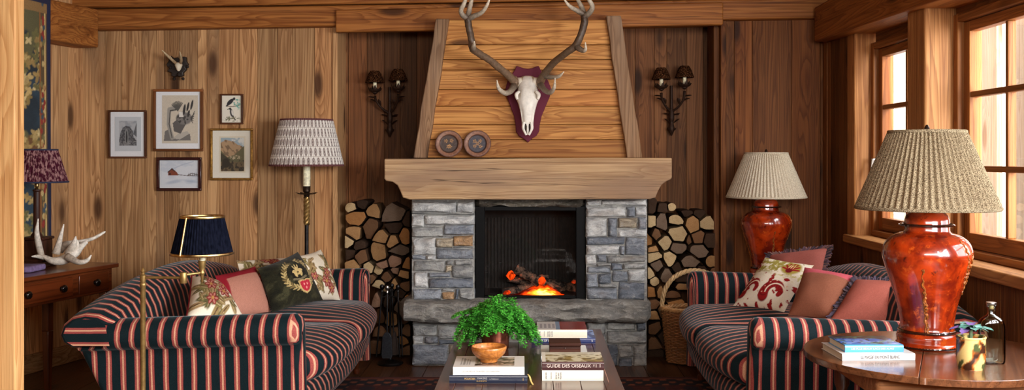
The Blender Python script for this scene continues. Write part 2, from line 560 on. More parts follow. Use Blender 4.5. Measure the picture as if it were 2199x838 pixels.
def make_shade(name, c0, c1, scale=60, stretch=(1, 1, 1), lo=0.42, hi=0.58, trans=0.3):
    t = NT(name)
    n = t.noise(t.mul(t.obj(), stretch), scale, 2.0, 0.6)
    col = t.mix(t.rng(n, lo, hi), c0, c1)
    d = t.n('ShaderNodeBsdfDiffuse', {'Color': col})
    tr = t.n('ShaderNodeBsdfTranslucent', {'Color': col})
    mx = t.n('ShaderNodeMixShader', {0: trans, 1: d.outputs[0], 2: tr.outputs[0]})
    t.t.links.new(mx.outputs[0], t.out.inputs[0])
    return t.m


M['backlit_shade'] = make_shade('backlit_beige_silk', S(72, 58, 42), S(178, 162, 132), 420, (1, 1, 1), 0.40, 0.60, 0.22)  # big lamp's silk, darkened in colour as if backlit by the window
M['frontlit_shade'] = make_shade('frontlit_beige_silk', S(160, 142, 116), S(240, 230, 206), 420, (1, 1, 1), 0.36, 0.56, 0.3)  # same silk lightened for the far lamp, daylight put into the colour
M['wine_shade'] = make_shade('burgundy_print_silk', S(70, 26, 40), S(160, 120, 118), 70, (1, 1, 0.5), 0.42, 0.64, 0.15)
M['navy_shade'] = make_shade('navy_silk', S(11, 13, 22), S(22, 25, 38), 90, (1, 1, 0.3), 0.3, 0.7, 0.05)
M['wicker_shade'] = make_shade('brown_woven_shade', S(26, 14, 8), S(120, 78, 50), 190, (1, 1, 1.6), 0.5, 0.66, 0.05)


def make_print_shade():
    t = NT('block_print_shade')
    c = t.attr('col', 'Color')
    d = t.n('ShaderNodeBsdfDiffuse', {'Color': c}); tr = t.n('ShaderNodeBsdfTranslucent', {'Color': c})
    mx = t.n('ShaderNodeMixShader', {0: 0.2, 1: d.outputs[0], 2: tr.outputs[0]})
    t.t.links.new(mx.outputs[0], t.out.inputs[0])
    return t.m


M['print_shade'] = make_print_shade()


def make_lacquer():
    t = NT('tortoise_lacquer')
    o = t.obj()
    a = t.noise(o, 7.0, 4.0, 0.6, 0.5); b = t.noise(o, 26.0, 4.0, 0.7)
    col = t.mix(t.rng(a, 0.36, 0.66), S(98, 20, 7), S(190, 60, 13))
    col = t.mix(t.rng(b, 0.55, 0.72, 0, 0.6), col, S(216, 98, 28))
    col = t.mix(t.rng(b, 0.40, 0.28, 0, 0.75), col, S(58, 12, 6))
    return t.done(col, 0.22, t.bump(b, 0.05, 0.002), Coat_Weight=1.0, Coat_Roughness=0.04)


M['lacquer'] = make_lacquer()
M['lacquer_dark'] = plain('dark_lacquer_ring', S(40, 14, 9), 0.15, 0, 0, 40, 0.3, 1.0)
M['crack'] = plain('gilded_crack', S(150, 84, 30), 0.4, 0.3, 0.5, 200, 0.7)


def make_bottle():
    t = NT('green_bottle_glass')
    return t.done((0.86, 0.95, 0.9), 0.02, None, Transmission_Weight=1.0, IOR=1.45)


M['bottle'] = glass_pane('green_bottle_glass', (0.92, 0.97, 0.94), 0.2)


def ink(name, c, rough=0.5, metal=0.0):
    return plain(name, c, rough, metal, 0, 50, 0.05)


INK = {'gold': ink('gold_lettering', S(214, 176, 110), 0.4, 0.2), 'white': ink('white_lettering', S(238, 236, 226)), 'navy': ink('navy_lettering', S(40, 46, 84)),
       'grey': ink('grey_lettering', S(170, 168, 166)), 'silver': ink('pale_lettering', S(216, 196, 184)), 'dark': ink('dark_lettering', S(70, 66, 70))}
# ------------------------------------------------------------------ the room
def struct(name, mb, mat, parent=None, **kw):
    o = mb.build(name, mat, parent, **kw)
    o['kind'] = 'structure'
    return o


def sgroup(name, loc=(0, 0, 0)):
    o = thing(name, None, None, loc)
    o['kind'] = 'structure'
    return o


WD = Vector((0.258, 1, 0)).normalized()          # run of the slanting left wall
WN = Vector((WD.y, -WD.x, 0))                    # its normal into the room


def Lw(d, off=0.0, z=0.0):
    """point on the left wall at depth d"""
    p = Vector((-3.04 - 0.258 * (6.75 - d), d, z)) + WN * off
    return p


def planks(mb, xs, y0, y1, z0, z1, gap=0.0018, axis='z', tones=None):
    for i, (a, b) in enumerate(zip(xs[:-1], xs[1:])):
        box(mb, a + gap / 2, b - gap / 2, y0 + random.uniform(0, 0.004), y1, z0, z1, axis, None if tones is None else tones[i])


def px2x(pxs, d): return [(p - CX) / F * d for p in pxs]


# floor: long boards running into the room
mb = MB()
x = -5.6
while x < 2.4:
    w_ = random.uniform(0.17, 0.24)
    y = -2.0
    while y < 7.3:
        l = random.uniform(2.2, 3.4)
        box(mb, x + 0.001, x + w_ - 0.001, y, min(y + l, 7.3) - 0.002, -0.04, 0.0, 'y')
        y += l
    x += w_
box(mb, -5.6, 2.4, -2.0, 7.3, -0.08, -0.041)
struct('floor', mb, MW['floor'], bevel=0.002, seg=1)

# ceiling boards
mb = MB()
x = -5.6
while x < 2.5:
    box(mb, x, x + 0.248, -2.0, 7.3, 2.6, 2.64, 'y'); x += 0.25
box(mb, -5.6, 2.5, -2.0, 7.3, 2.641, 2.68)
struct('ceiling', mb, MW['beam'], bevel=0.0018, seg=1)

# back wall, left of the hearth (board edges read off the photo at the wall's own distance)
bl = [176, 225, 260, 304, 336, 352, 384, 424, 444, 470, 513, 553, 595, 628, 675, 723]
mb = MB()
planks(mb, px2x(bl, 6.75), 6.75, 7.05, 0, 2.6)
box(mb, -3.3, -1.34, 6.78, 7.04, 0, 2.6)
struct('wall_back_left', mb, MW['wall'], bevel=0.0018, seg=1)
br = [1552, 1577, 1616, 1700, 1762, 1800]
mb = MB()
planks(mb, px2x(br, 6.75), 6.75, 7.05, 0, 2.6, tones=[0.25, 0.75, 0.35, 0.3, 0.3])
box(mb, 1.30, 2.2, 6.78, 7.04, 0, 2.6)
struct('wall_back_right', mb, MW['right'], bevel=0.0018, seg=1)
# niche behind the logs and sconces
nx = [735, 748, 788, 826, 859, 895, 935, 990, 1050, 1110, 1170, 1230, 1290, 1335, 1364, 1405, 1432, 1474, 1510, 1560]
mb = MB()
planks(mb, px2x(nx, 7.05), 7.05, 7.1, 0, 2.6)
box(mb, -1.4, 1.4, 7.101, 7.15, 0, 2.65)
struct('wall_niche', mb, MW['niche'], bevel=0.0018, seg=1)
# slim corner boards where the walls turn into the niche
mb = MB()
box(mb, -1.352, -1.318, 6.738, 7.05, 0, 2.3, 'z', 0.75, 0.2)
struct('trim_1', mb, MW['wall'], bevel=0.004)
mb = MB()
box(mb, 1.225, 1.283, 6.80, 7.05, 0, 2.3, 'z', 0.3, 0.4)
box(mb, 1.262, 1.30, 6.735, 7.05, 0, 2.3, 'z', 0.4, 0.4)
struct('trim_2', mb, MW['right'], bevel=0.004)

# slanting left wall
mb = MB()
d = 6.78
while d > -2.0:
    w_ = random.choice([0.13, 0.16, 0.2, 0.22])
    a, b = Lw(d - 0.001), Lw(d - w_ + 0.001)
    o = WN * -0.05
    base = [a, b, b + o, a + o]
    hexa(mb, [p.copy() for p in base] + [p + Vector((0, 0, 2.6)) for p in base], 'z', 0.75 if d > 6.1 else None)
    d -= w_
a, b = Lw(6.9, -0.051), Lw(-2.0, -0.051)
hexa(mb, [p + Vector((0, 0, z)) for z in (0, 2.6) for p in (a, b, b + WN * -0.03, a + WN * -0.03)], 'z')
struct('wall_left', mb, MW['wall'], bevel=0.0018, seg=1)
mb = MB()
a, b = Lw(6.75, 0.02), Lw(-1.5, 0.02)
hexa(mb, [a, b, b - WN * 0.02, a - WN * 0.02] + [p + Vector((0, 0, 0.12)) for p in (a, b, b - WN * 0.02, a - WN * 0.02)], 'y', 0.3)
struct('baseboard_left', mb, MW['wall'], bevel=0.004)
mb = MB()
box(mb, -3.05, -1.36, 6.73, 6.75, 0, 0.12, 'x', 0.3)
struct('baseboard_back', mb, MW['wall'], bevel=0.004)

# wall behind the camera
mb = MB()
for i in range(32): box(mb, -5.6 + i * 0.25, -5.352 + i * 0.25, -1.6, -1.5, 0, 2.6, 'z')
box(mb, -5.6, 2.4, -1.65, -1.61, 0, 2.6)
struct('wall_front', mb, MW['wall'], bevel=0.0018, seg=1)

# right wall: boards below the sill and beyond the windows
mb = MB()
d = 6.8
first = True
while d > -1.6:
    w_ = random.choice([0.12, 0.16, 0.2])
    box(mb, 1.96, 2.12, d - w_ + 0.001, d - 0.001, 0, 0.86 if d < 6.2 else 2.6, 'z')
    d -= w_
box(mb, 2.13, 2.2, -1.6, 6.8, 0, 0.86); box(mb, 2.13, 2.2, 6.2, 6.9, 0, 2.6)
box(mb, 1.952, 1.97, 6.66, 6.745, 0, 2.3, 'z', 0.8)
for a, b in ((6.05, 5.05), (5.05, 2.95), (2.95, 0.4)):                 # boards over each window
    box(mb, 2.07, 2.2, b, a, 2.03, 2.15, 'y'); box(mb, 2.07, 2.2, b, a, 2.152, 2.6, 'y')
box(mb, 2.0, 2.2, -1.6, 0.5, 0.86, 2.6, 'z')
struct('wall_right', mb, MW['right'], bevel=0.0018, seg=1)

# far jamb post, post between the windows, next post towards the camera
for i, (d0, d1, x0) in enumerate(((6.1, 6.24, 1.955), (4.90, 5.13, 1.915), (2.9, 3.1, 1.93))):
    mb = MB()
    box(mb, x0, 2.2, d0, d1, 0.86 if i != 1 else 0.5, 2.6, 'z', 0.6, 0.1)
    struct('trim_%d' % (3 + i), mb, MW['jamb'], bevel=0.012, seg=3)
# sill
mb = MB()
box(mb, 1.915, 2.2, 0.3, 6.2, 0.83, 0.882, 'y', 0.5, 0.1)
struct('trim_6', mb, MW['jamb'], bevel=0.01, seg=3)


def window(name, d0, d1, nd, leaves, handle_d=None):
    """casement between depths d0<d1; nd panes across each leaf, three high"""
    w = sgroup(name, (2.1, (d0 + d1) / 2, 0.88))
    mb = MB()
    z0, z1 = 0.882, 2.05
    for a, b in ((d0, d0 + 0.05), (d1 - 0.05, d1)):
        box(mb, 2.055, 2.16, a, b, z0, z1, 'z', 0.4, 0)
    box(mb, 2.055, 2.16, d0 + 0.05, d1 - 0.05, z1 - 0.04, z1, 'y', 0.4, 0)
    box(mb, 2.045, 2.16, d0 + 0.05, d1 - 0.05, z0, z0 + 0.035, 'y', 0.5, 0)
    struct('window_frame', mb, MW['window'], w, bevel=0.005)
    L = (d1 - d0 - 0.1) / leaves
    for k in range(leaves):
        a, b = d0 + 0.05 + k * L + 0.003, d0 + 0.05 + (k + 1) * L - 0.003
        mb = MB()
        s = 0.062
        box(mb, 2.085, 2.135, a, a + s, z0 + 0.037, z1 - 0.042, 'z', 0.5, 0)
        box(mb, 2.085, 2.135, b - s, b, z0 + 0.037, z1 - 0.042, 'z', 0.5, 0)
        box(mb, 2.085, 2.135, a + s, b - s, z0 + 0.037, z0 + 0.037 + 0.075, 'y', 0.5, 0)
        box(mb, 2.085, 2.135, a + s, b - s, z1 - 0.042 - 0.05, z1 - 0.042, 'y', 0.5, 0)
        ga, gb, gz0, gz1 = a + s, b - s, z0 + 0.112, z1 - 0.092
        for j in range(1, nd):
            y = ga + (gb - ga) * j / nd
            box(mb, 2.092, 2.13, y - 0.013, y + 0.013, gz0, gz1, 'z', 0.5, 0)
        for z in (1.30, 1.655):
            box(mb, 2.09, 2.13, ga, gb, z - 0.014, z + 0.014, 'y', 0.45, 0)
        sa = struct('sash', mb, MW['window'], w, bevel=0.004)
        mb = MB()
        grid(mb, lambda u, v: (2.112, ga + (gb - ga) * u, gz0 + (gz1 - gz0) * v), 2, 2)
        struct('pane', mb, M['glass'], sa)
        if k in (handle_d or ()):
            far = handle_d[k]
            y = b - s / 2 if far else a + s / 2
            mb = MB()
            box(mb, 2.078, 2.086, y - 0.015, y + 0.015, 1.26, 1.36, 'z')
            tube(mb, [(2.08, y, 1.34), (2.04, y, 1.34)], 0.010, 8)
            tube(mb, [(2.04, y, 1.345), (2.035, y - 0.004, 1.30), (2.03, y - 0.01, 1.235)], [0.010, 0.009, 0.007], 8)
            struct('handle', mb, M['steel'], sa)
    return w


window('window_1', 5.13, 6.10, 2, 1, {0: True})
window('window_2', 3.10, 4.90, 2, 2, {0: True})
window('window_3', 0.45, 2.9, 3, 2)

# beams
mb = MB()


def beam_x(mb, x0, x1, d0, d1, za0, zb0, za1, zb1, **k):
    hexa(mb, [Vector(p) for p in ((x0, d0, za0), (x1, d0, zb0), (x1, d1, zb0), (x0, d1, za0), (x0, d0, za1), (x1, d0, zb1), (x1, d1, zb1), (x0, d1, za1))], 'x', **k)


beam_x(mb, -2.93, 2.0, 6.665, 7.1, 2.205, 2.285, 2.345, 2.42, tone=0.5)
struct('trim_7', mb, MW['beam'], bevel=0.012, seg=3)
mb = MB()
beam_x(mb, -3.1, 2.0, 6.655, 7.1, 2.349, 2.424, 2.6, 2.6, tone=0.35)
struct('trim_8', mb, MW['beam'], bevel=0.012, seg=3)
mb = MB()
beam_x(mb, -1.31, 1.26, 6.63, 6.70, 2.185, 2.235, 2.335, 2.385, tone=0.5)
struct('trim_9', mb, MW['beam'], bevel=0.01, seg=3)
# beam along the left wall, its sawn end under the long beam
mb = MB()
a, b = Lw(6.7, 0.17), Lw(5.0, 0.17)
o = WN * -0.2
zb, zt = 2.085, 2.34
pts = [Vector((p.x, p.y, z)) for z in (zb, zt) for p in (b, a, a + o, b + o)]
hexa(mb, pts, 'y', 0.6)
struct('trim_10', mb, MW['beam'], bevel=0.012, seg=3)
# beam along the window wall
mb = MB()
hexa(mb, [Vector(p) for p in ((1.86, -1.5, 1.95), (2.12, -1.5, 1.95), (2.12, 6.63, 2.12), (1.86, 6.63, 2.12), (1.86, -1.5, 2.35), (2.12, -1.5, 2.35), (2.12, 6.63, 2.35), (1.86, 6.63, 2.35))], 'y', 0.3)
b11 = struct('trim_11', mb, MW['beam'], bevel=0.012, seg=3)
# light larch post close to the camera on the left
mb = MB()
box(mb, -2.3, -1.925, 3.72, 3.79, 0, 2.6, 'z', 0.6, 0.1)
struct('trim_12', mb, MW['post'], bevel=0.006, seg=3)

# outside: upright boards of a timber screen with bright gaps, slim metal rails, ground
mb = MB()
for a, b in ((7.02, 7.2), (6.42, 6.62), (6.02, 6.2), (5.62, 5.85), (5.25, 5.48), (4.86, 5.1), (4.4, 4.7), (4.0, 4.25), (3.6, 3.85)):
    box(mb, 3.0, 3.04, a * 3 / 2.6, b * 3 / 2.6, -0.1, 2.4, 'z')
tag(mb.build('timber_screen', MW['outside'], bevel=0.004), 'sunlit timber board screen standing outside beyond the windows', 'screen')
mb = MB()
for y in (7.28, 5.93, 5.55, 5.16, 4.78): box(mb, 3.1, 3.12, y * 3.1 / 2.7 - 0.02, y * 3.1 / 2.7 + 0.02, -0.1, 2.4, 'z')
box(mb, 3.1, 3.12, 4.0, 8.5, 0.12, 0.18, 'y')
tag(mb.build('metal_railing', plain('grey_metal', S(176, 180, 190), 0.4, 0.2)), 'slim grey metal railing bars outside behind the timber boards', 'railing')
mb = MB()
box(mb, 2.21, 12, -4, 14, -0.3, -0.1, 'y')
struct('ground_outside', mb, plain('pale_ground', S(190, 188, 184), 0.9))

# rug
def rug_paint(u, v):
    C = base_col(u, S(74, 28, 24))
    n = fbm(u * 90, v * 90, 3)
    C = lay(C, sm(n, 0.5, 0.6) * 0.5, S(104, 44, 34))
    e = np.minimum(np.minimum(u, 1 - u) * 2.3, np.minimum(v, 1 - v) * 2.3)
    C = lay(C, ((e > 0.05) & (e < 0.16)) * 1.0, S(34, 26, 34))
    g = np.sin(u * 150) * np.sin(v * 150)
    C = lay(C, ((g > 0.35) & (e > 0.05) & (e < 0.16)) * 0.9, S(150, 84, 56))
    C = lay(C, ((e > 0.02) & (e < 0.05)) * 0.8, S(120, 62, 44))
    C = lay(C, ((np.abs(np.sin(u * 40) * np.sin(v * 40)) > 0.72) & (e > 0.18)) * 0.8, S(36, 32, 44))
    C = lay(C, ((np.abs(np.sin(u * 40 + 1) * np.sin(v * 40 + 1)) > 0.85) & (e > 0.18)) * 0.8, S(150, 100, 70))
    return C


mb = MB()
grid(mb, lambda u, v: (-1.25 + 2.4 * u, 3.0 + 3.14 * v, 0.008 + 0.0015 * math.sin(u * 30) * math.sin(v * 22)), 240, 260, rug_paint)
box(mb, -1.25, 1.15, 3.0, 6.14, 0.0005, 0.004)
tag(mb.build('rug', M['rug']), 'dark red patterned oriental rug on the floor under the coffee table', 'rug')
# ------------------------------------------------------------------ fireplace
fp = thing('fireplace', 'grey stone fireplace with a thick wooden mantel and tapering plank hood', 'fireplace', (-0.024, 6.5, 0))
BL_, GR_, LT_, TN_, OR_, DK_ = S(164, 170, 178), S(182, 182, 178), S(230, 230, 226), S(206, 190, 164), S(200, 160, 118), S(128, 135, 145)


def stone(mb, x0, x1, z0, z1, d, col, thick=0.05, nu=12, nv=9, back=0.12):
    """one rough stone: a wobbly slab face with rounded edges, standing out of the mortar"""
    sd = random.uniform(0, 500)
    j = lambda: random.uniform(-0.004, 0.004)
    c = [(x0 + j(), z0 + j()), (x1 + j(), z0 + j()), (x1 + j(), z1 + j()), (x0 + j(), z1 + j())]
    H = random.uniform(0.55, 1.0) * thick
    tx, tz = random.uniform(-0.008, 0.008), random.uniform(-0.008, 0.008)
    V, idx = [], {}
    size = min(x1 - x0, z1 - z0)
    for b in range(nv):
        for a in range(nu):
            s, t = a / (nu - 1), b / (nv - 1)
            s, t = 0.5 - 0.5 * math.cos(PI * s), 0.5 - 0.5 * math.cos(PI * t)
            X = (c[0][0] * (1 - s) + c[1][0] * s) * (1 - t) + (c[3][0] * (1 - s) + c[2][0] * s) * t
            Z = (c[0][1] * (1 - s) + c[1][1] * s) * (1 - t) + (c[3][1] * (1 - s) + c[2][1] * s) * t
            e = min(s, 1 - s) * (x1 - x0), min(t, 1 - t) * (z1 - z0)
            e = min(e[0], e[1])
            wob = (float(vn(X * 28 + sd, Z * 28, 5)) - 0.5) * 0.012
            edge = 1 - (1 - min(1, e / 0.012)) ** 2
            rough = (float(fbm(X * 22 + sd, Z * 46, 9, 3)) - 0.5) * 0.034
            k = 1 if 0 < a < nu - 1 and 0 < b < nv - 1 else 0.6
            V.append((X + wob * k, d + 0.03 - (H * (0.35 + 0.65 * edge) + rough * edge + tx * (s - .5) + tz * (t - .5)), Z + wob * k * 0.7))
    Fc = [(b * nu + a, b * nu + a + 1, (b + 1) * nu + a + 1, (b + 1) * nu + a) for b in range(nv - 1) for a in range(nu - 1)]
    # skirt back into the mortar
    ring = [a for a in range(nu)] + [b * nu + nu - 1 for b in range(1, nv)] + [(nv - 1) * nu + a for a in range(nu - 2, -1, -1)] + [b * nu for b in range(nv - 2, 0, -1)]
    n0 = len(V)
    V += [(V[i][0], d + back, V[i][2]) for i in ring]
    m = len(ring)
    Fc += [(ring[q], ring[(q + 1) % m], n0 + (q + 1) % m, n0 + q) for q in range(m)]
    f = random.uniform(0.82, 1.12)
    cc = tuple(min(1, x * f) for x in col)
    o = (random.uniform(0, 30), random.uniform(0, 30), random.uniform(0, 30))
    mb.add(V, Fc, cc, [(p[0] + o[0], p[1] + o[1], p[2] + o[2]) for p in V])


def stones(rects, ox, oy, d=6.5, k=2.205, mort=None):
    mb = MB()
    for (a, b, c, e, col) in rects:
        p, q = P(ox + a / k, oy + e / k, d), P(ox + c / k, oy + b / k, d)
        g = 0.0015
        stone(mb, p.x + g, q.x - g, p.z + g, q.z - g, d, col, back=0.25 if a < 60 and ox < 1000 else 0.12)
    if mort:
        x0, x1, z0, z1 = mort
        box(mb, x0, x1, d + 0.022, 7.04, z0, z1)
        for q in range(8): mb.c[-1 - q] = S(176, 174, 168)
        # stones on the two side faces
        for sx, xx in ((-1, x0), (1, x1)):
            z = z0
            while z < z1 - 0.03:
                h = min(random.uniform(0.06, 0.12), z1 - z)
                y = d + 0.04
                while y < 7.0:
                    l = min(random.uniform(0.12, 0.26), 7.02 - y)
                    n0 = len(mb.v)
                    stone(mb, y + 0.003, y + l - 0.003, z + 0.003, z + h - 0.003, 0, random.choice([BL_, GR_, LT_, TN_]), 0.02, 6, 5, 0.05)
                    for i in range(n0, len(mb.v)):
                        Y, D, Z = mb.v[i]
                        mb.v[i] = (xx + sx * (0.014 - D), Y, Z)
                    y += l
                z += h
    return mb


UL = [(50, 28, 262, 82, LT_), (264, 28, 345, 82, LT_), (50, 84, 346, 91, GR_), (50, 93, 110, 148, LT_), (113, 93, 350, 138, LT_), (50, 150, 202, 200, GR_),
      (205, 140, 345, 188, BL_), (55, 203, 165, 282, LT_), (168, 202, 250, 250, TN_), (253, 191, 342, 240, OR_), (168, 252, 345, 304, BL_), (253, 242, 345, 251, GR_),
      (56, 284, 118, 307, BL_), (121, 284, 166, 308, LT_), (60, 310, 213, 361, GR_), (216, 307, 250, 328, GR_), (252, 306, 343, 332, GR_), (215, 330, 246, 362, TN_),
      (240, 334, 345, 394, GR_), (62, 364, 130, 441, LT_), (133, 366, 236, 389, BL_), (134, 392, 345, 441, DK_), (60, 444, 192, 494, BL_), (195, 458, 256, 498, OR_),
      (194, 443, 256, 456, GR_), (258, 445, 275, 496, DK_), (278, 444, 345, 494, GR_)]
stones(UL, 860, 420, mort=(-0.79, -0.383, 0.42, 1.10)).build('stone_pier', M['stone'], fp, angle=60)
UR = [(42, 22, 115, 50, LT_), (118, 22, 330, 50, LT_), (42, 53, 230, 104, LT_), (233, 52, 272, 103, BL_), (275, 53, 330, 100, LT_), (40, 108, 140, 196, LT_),
      (143, 108, 190, 195, BL_), (193, 105, 285, 156, TN_), (288, 104, 330, 160, BL_), (193, 160, 330, 199, LT_), (42, 199, 224, 235, DK_), (227, 203, 320, 286, BL_),
      (42, 238, 200, 279, LT_), (203, 238, 225, 286, BL_), (38, 282, 90, 330, LT_), (93, 282, 135, 320, BL_), (138, 289, 322, 320, GR_), (42, 338, 158, 370, BL_),
      (93, 323, 160, 336, GR_), (162, 323, 215, 356, DK_), (218, 323, 322, 350, GR_), (42, 372, 96, 436, BL_), (99, 372, 160, 420, DK_), (163, 358, 236, 412, BL_),
      (239, 353, 322, 408, LT_), (99, 422, 190, 438, GR_), (42, 440, 190, 496, BL_), (193, 414, 320, 496, DK_)]
stones(UR, 1240, 420, mort=(0.345, 0.742, 0.42, 1.10)).build('stone_pier', M['stone'], fp, angle=60)
LL = [(56, 582, 204, 613, GR_), (207, 584, 345, 615, GR_), (58, 616, 169, 668, GR_), (172, 618, 345, 684, GR_), (56, 671, 109, 706, LT_), (112, 671, 178, 705, BL_), (181, 687, 345, 706, DK_),
      (54, 709, 224, 806, BL_), (227, 709, 345, 806, TN_)]
stones(LL, 860, 420, mort=(-0.78, -0.383, 0.0, 0.31)).build('stone_base', M['stone'], fp, angle=60)
LR = [(40, 586, 136, 661, GR_), (139, 590, 276, 642, GR_), (279, 568, 326, 642, DK_), (139, 645, 327, 706, GR_), (40, 664, 136, 712, GR_), (40, 715, 137, 810, DK_), (140, 709, 190, 808, DK_), (193, 709, 262, 770, GR_),
      (193, 773, 262, 812, DK_), (265, 709, 326, 812, GR_), (40, 568, 276, 584, DK_)]
stones(LR, 1240, 420, mort=(0.345, 0.738, 0.0, 0.31)).build('stone_base', M['stone'], fp, angle=60)


def slab(x0, x1, d0, d1, z0, z1, col, nx=70):
    """thick rough-edged stone slab"""
    mb = MB()
    prof = [(1, 1), (0.05, 1), (0.01, 0.93), (0.0, 0.75), (0.015, 0.5), (0.0, 0.28), (0.03, 0.06), (0.1, 0.0), (1, 0.0)]
    loops, W = [], []
    for i in range(nx + 1):
        x = x0 + (x1 - x0) * i / nx
        L = []
        endk = 1 - 0.25 * max(0, 1 - min(i, nx - i) / 2.0)
        for k, (a, b) in enumerate(prof):
            n1 = float(fbm(x * 9, k * 1.7, 21)) - 0.5
            y = d1 + (d0 - d1) * (1 - a) * endk + (n1 * 0.06 if 0 < k < len(prof) - 1 else 0)
            zc = (z0 + z1) / 2
            z = zc + (z0 + (z1 - z0) * b - zc) * endk + (float(vn(x * 14, k * 2.3, 33)) - 0.5) * 0.02 * (1 if k < 8 else 1)
            L.append((x, y, z))
        loops.append(L)
    sweep(mb, loops, True, True, True, col)
    return mb


slab(-0.868, 0.765, 6.34, 7.0, 0.30, 0.43, S(150, 146, 138)).build('hearth_slab', M['stone'], fp, angle=60)
slab(-0.40, 0.36, 6.50, 7.0, 1.035, 1.095, S(120, 112, 98), 30).build('lintel_stone', M['stone'], fp, angle=60)

# firebox insert
fb = MB()
x0, x1, z0, z1, yf = -0.378, 0.340, 0.432, 1.036, 6.545
for a in ((x0, x0 + 0.06, z0, z1), (x1 - 0.06, x1, z0, z1)): box(fb, a[0], a[1], yf, yf + 0.04, a[2], a[3])
box(fb, x0 + 0.06, x1 - 0.06, yf, yf + 0.04, z1 - 0.03, z1); box(fb, x0 + 0.06, x1 - 0.06, yf, yf + 0.04, z0, z0 + 0.018)
fbo = fb.build('firebox_frame', M['black'], fp, bevel=0.003)
mb = MB()
ch = S(30, 25, 22)
for a in ((x0, x0 + 0.02, yf + 0.04, 7.0, z0, z1), (x1 - 0.02, x1, yf + 0.04, 7.0, z0, z1), (x0 + 0.02, x1 - 0.02, 6.98, 7.0, z0, z1), (x0 + .02, x1 - .02, yf + 0.04, 6.98, z1 - 0.02, z1), (x0 + .02, x1 - .02, yf + 0.04, 6.98, z0, z0 + 0.012)):
    box(mb, *a)
for k in range(28):
    xx = x0 + 0.04 + k * 0.0236
    box(mb, xx, xx + 0.010, 6.965, 6.98, z0 + 0.02, z1 - 0.1)
mb.build('firebox_lining', plain('sooty_lining', S(40, 34, 30), 0.8, 0, 0.2, 30, 0.4), fp)
mb = MB()
grid(mb, lambda u, v: (x0 + 0.06 + (x1 - x0 - 0.12) * u, yf + 0.025, z0 + 0.018 + (z1 - z0 - 0.048) * v), 2, 2)
mb.build('glass_pane', M['fireglass'], fp)

# mantel: thick board with curved-in lower ends
def mant():
    d = 6.29
    q = lambda x, y: ((x - CX) / F * d, EYE - (y - CY) / F * d)
    pts = [q(825, 341), q(825, 384), q(829, 389), q(843, 391), q(853, 398), q(859, 410), q(865, 425), q(880, 429)]
    pts += [q(1000, 428.5), q(1130, 429), q(1260, 428), q(1396, 428), q(1408, 424), q(1414, 409), q(1421, 397), q(1432, 389), q(1441, 385), q(1443, 381), q(1443, 339), q(1300, 338.5), q(1000, 341)]
    mb = MB()
    n = len(pts)
    V = [(p[0], y, p[1]) for y in (d, 7.0) for p in pts]
    Fc = [tuple(range(n)), tuple(reversed(range(n, 2 * n)))] + [(j, (j + 1) % n, n + (j + 1) % n, n + j) for j in range(n)]
    W = [(v[2] + 3.1, v[1] + 5.2, v[0] + 11.3) for v in V]
    mb.add(V, Fc, (0.55, 0.9, 0.3), W)
    return mb.build('mantel_beam', MW['mantel'], fp, bevel=0.008, seg=3, angle=50)


mant()
# hood: boards running across, a weathered post along each slope
zt, zb = 2.25, 1.352
rows = [60, 96, 128, 150, 192, 228, 268, 300, 342]
mb = MB()


def hood_x(px_top, px_bot, z):      # edge of the hood at height z (front plane 6.5)
    f = (z - zb) / (EYE - (55 - CY) / F * 6.5 - zb)
    return ((px_bot + (px_top - px_bot) * f) - CX) / F * 6.5


zs = [EYE - (r - CY) / F * 6.5 for r in rows][::-1]
zs[0] = zb
zs[-1] = zt
for a, b in zip(zs[:-1], zs[1:]):
    xa0, xa1, xb0, xb1 = hood_x(946, 900, a), hood_x(1322, 1362, a), hood_x(946, 900, b), hood_x(1322, 1362, b)
    g = 0.0015
    yo = random.uniform(0, 0.004)
    hexa(mb, [Vector(p) for p in ((xa0, 6.5 + yo, a + g), (xa1, 6.5 + yo, a + g), (xa1, 7.04, a + g), (xa0, 7.04, a + g), (xb0, 6.5 + yo, b - g), (xb1, 6.5 + yo, b - g), (xb1, 7.04, b - g), (xb0, 7.04, b - g))], 'x')
mb.build('hood_panel', MW['hood'], fp, bevel=0.004, seg=2)
for (t0, t1, b0, b1) in ((936, 964, 889, 918), (1303, 1335, 1345, 1378)):
    mb = MB()
    n = 24
    loops, W = [], []
    zt2 = 2.25 if t0 < 1000 else 2.27
    for i in range(n + 1):
        f = i / n
        z = zb + (zt2 - zb) * f
        a = hood_x(t0, b0, z) + (float(vn(z * 9, t0, 3)) - 0.5) * 0.007
        b = hood_x(t1, b1, z) + (float(vn(z * 9, t1, 4)) - 0.5) * 0.007
        loops.append([(a, 6.45, z), (b, 6.45, z), (b, 6.52, z), (a, 6.52, z)])
    V = [p for L in loops for p in L]
    sweep(mb, loops, True, True, True, (0.6, 0.6, 0.5), None, None, [(p[0] + t0, p[1], p[2] + t0) for p in V])
    mb.build('hood_post', MW['grey'], fp, bevel=0.006, seg=2)

# fire: charred logs, embers
def charlog(pts, r, label):
    mb = MB()
    tube(mb, pts, r, 14, 8)
    V = np.array(mb.v)
    for i in range(len(mb.v)):
        p = V[i]
        n = float(fbm(p[0] * 40, p[2] * 40 + p[1] * 20, 8)) - 0.5
        mb.v[i] = (p[0] + n * 0.02, p[1] + n * 0.015, p[2] + n * 0.02)
    tag(mb.build('charred_log', M['char'], None, angle=60), label, 'log', 'logs in the fire')


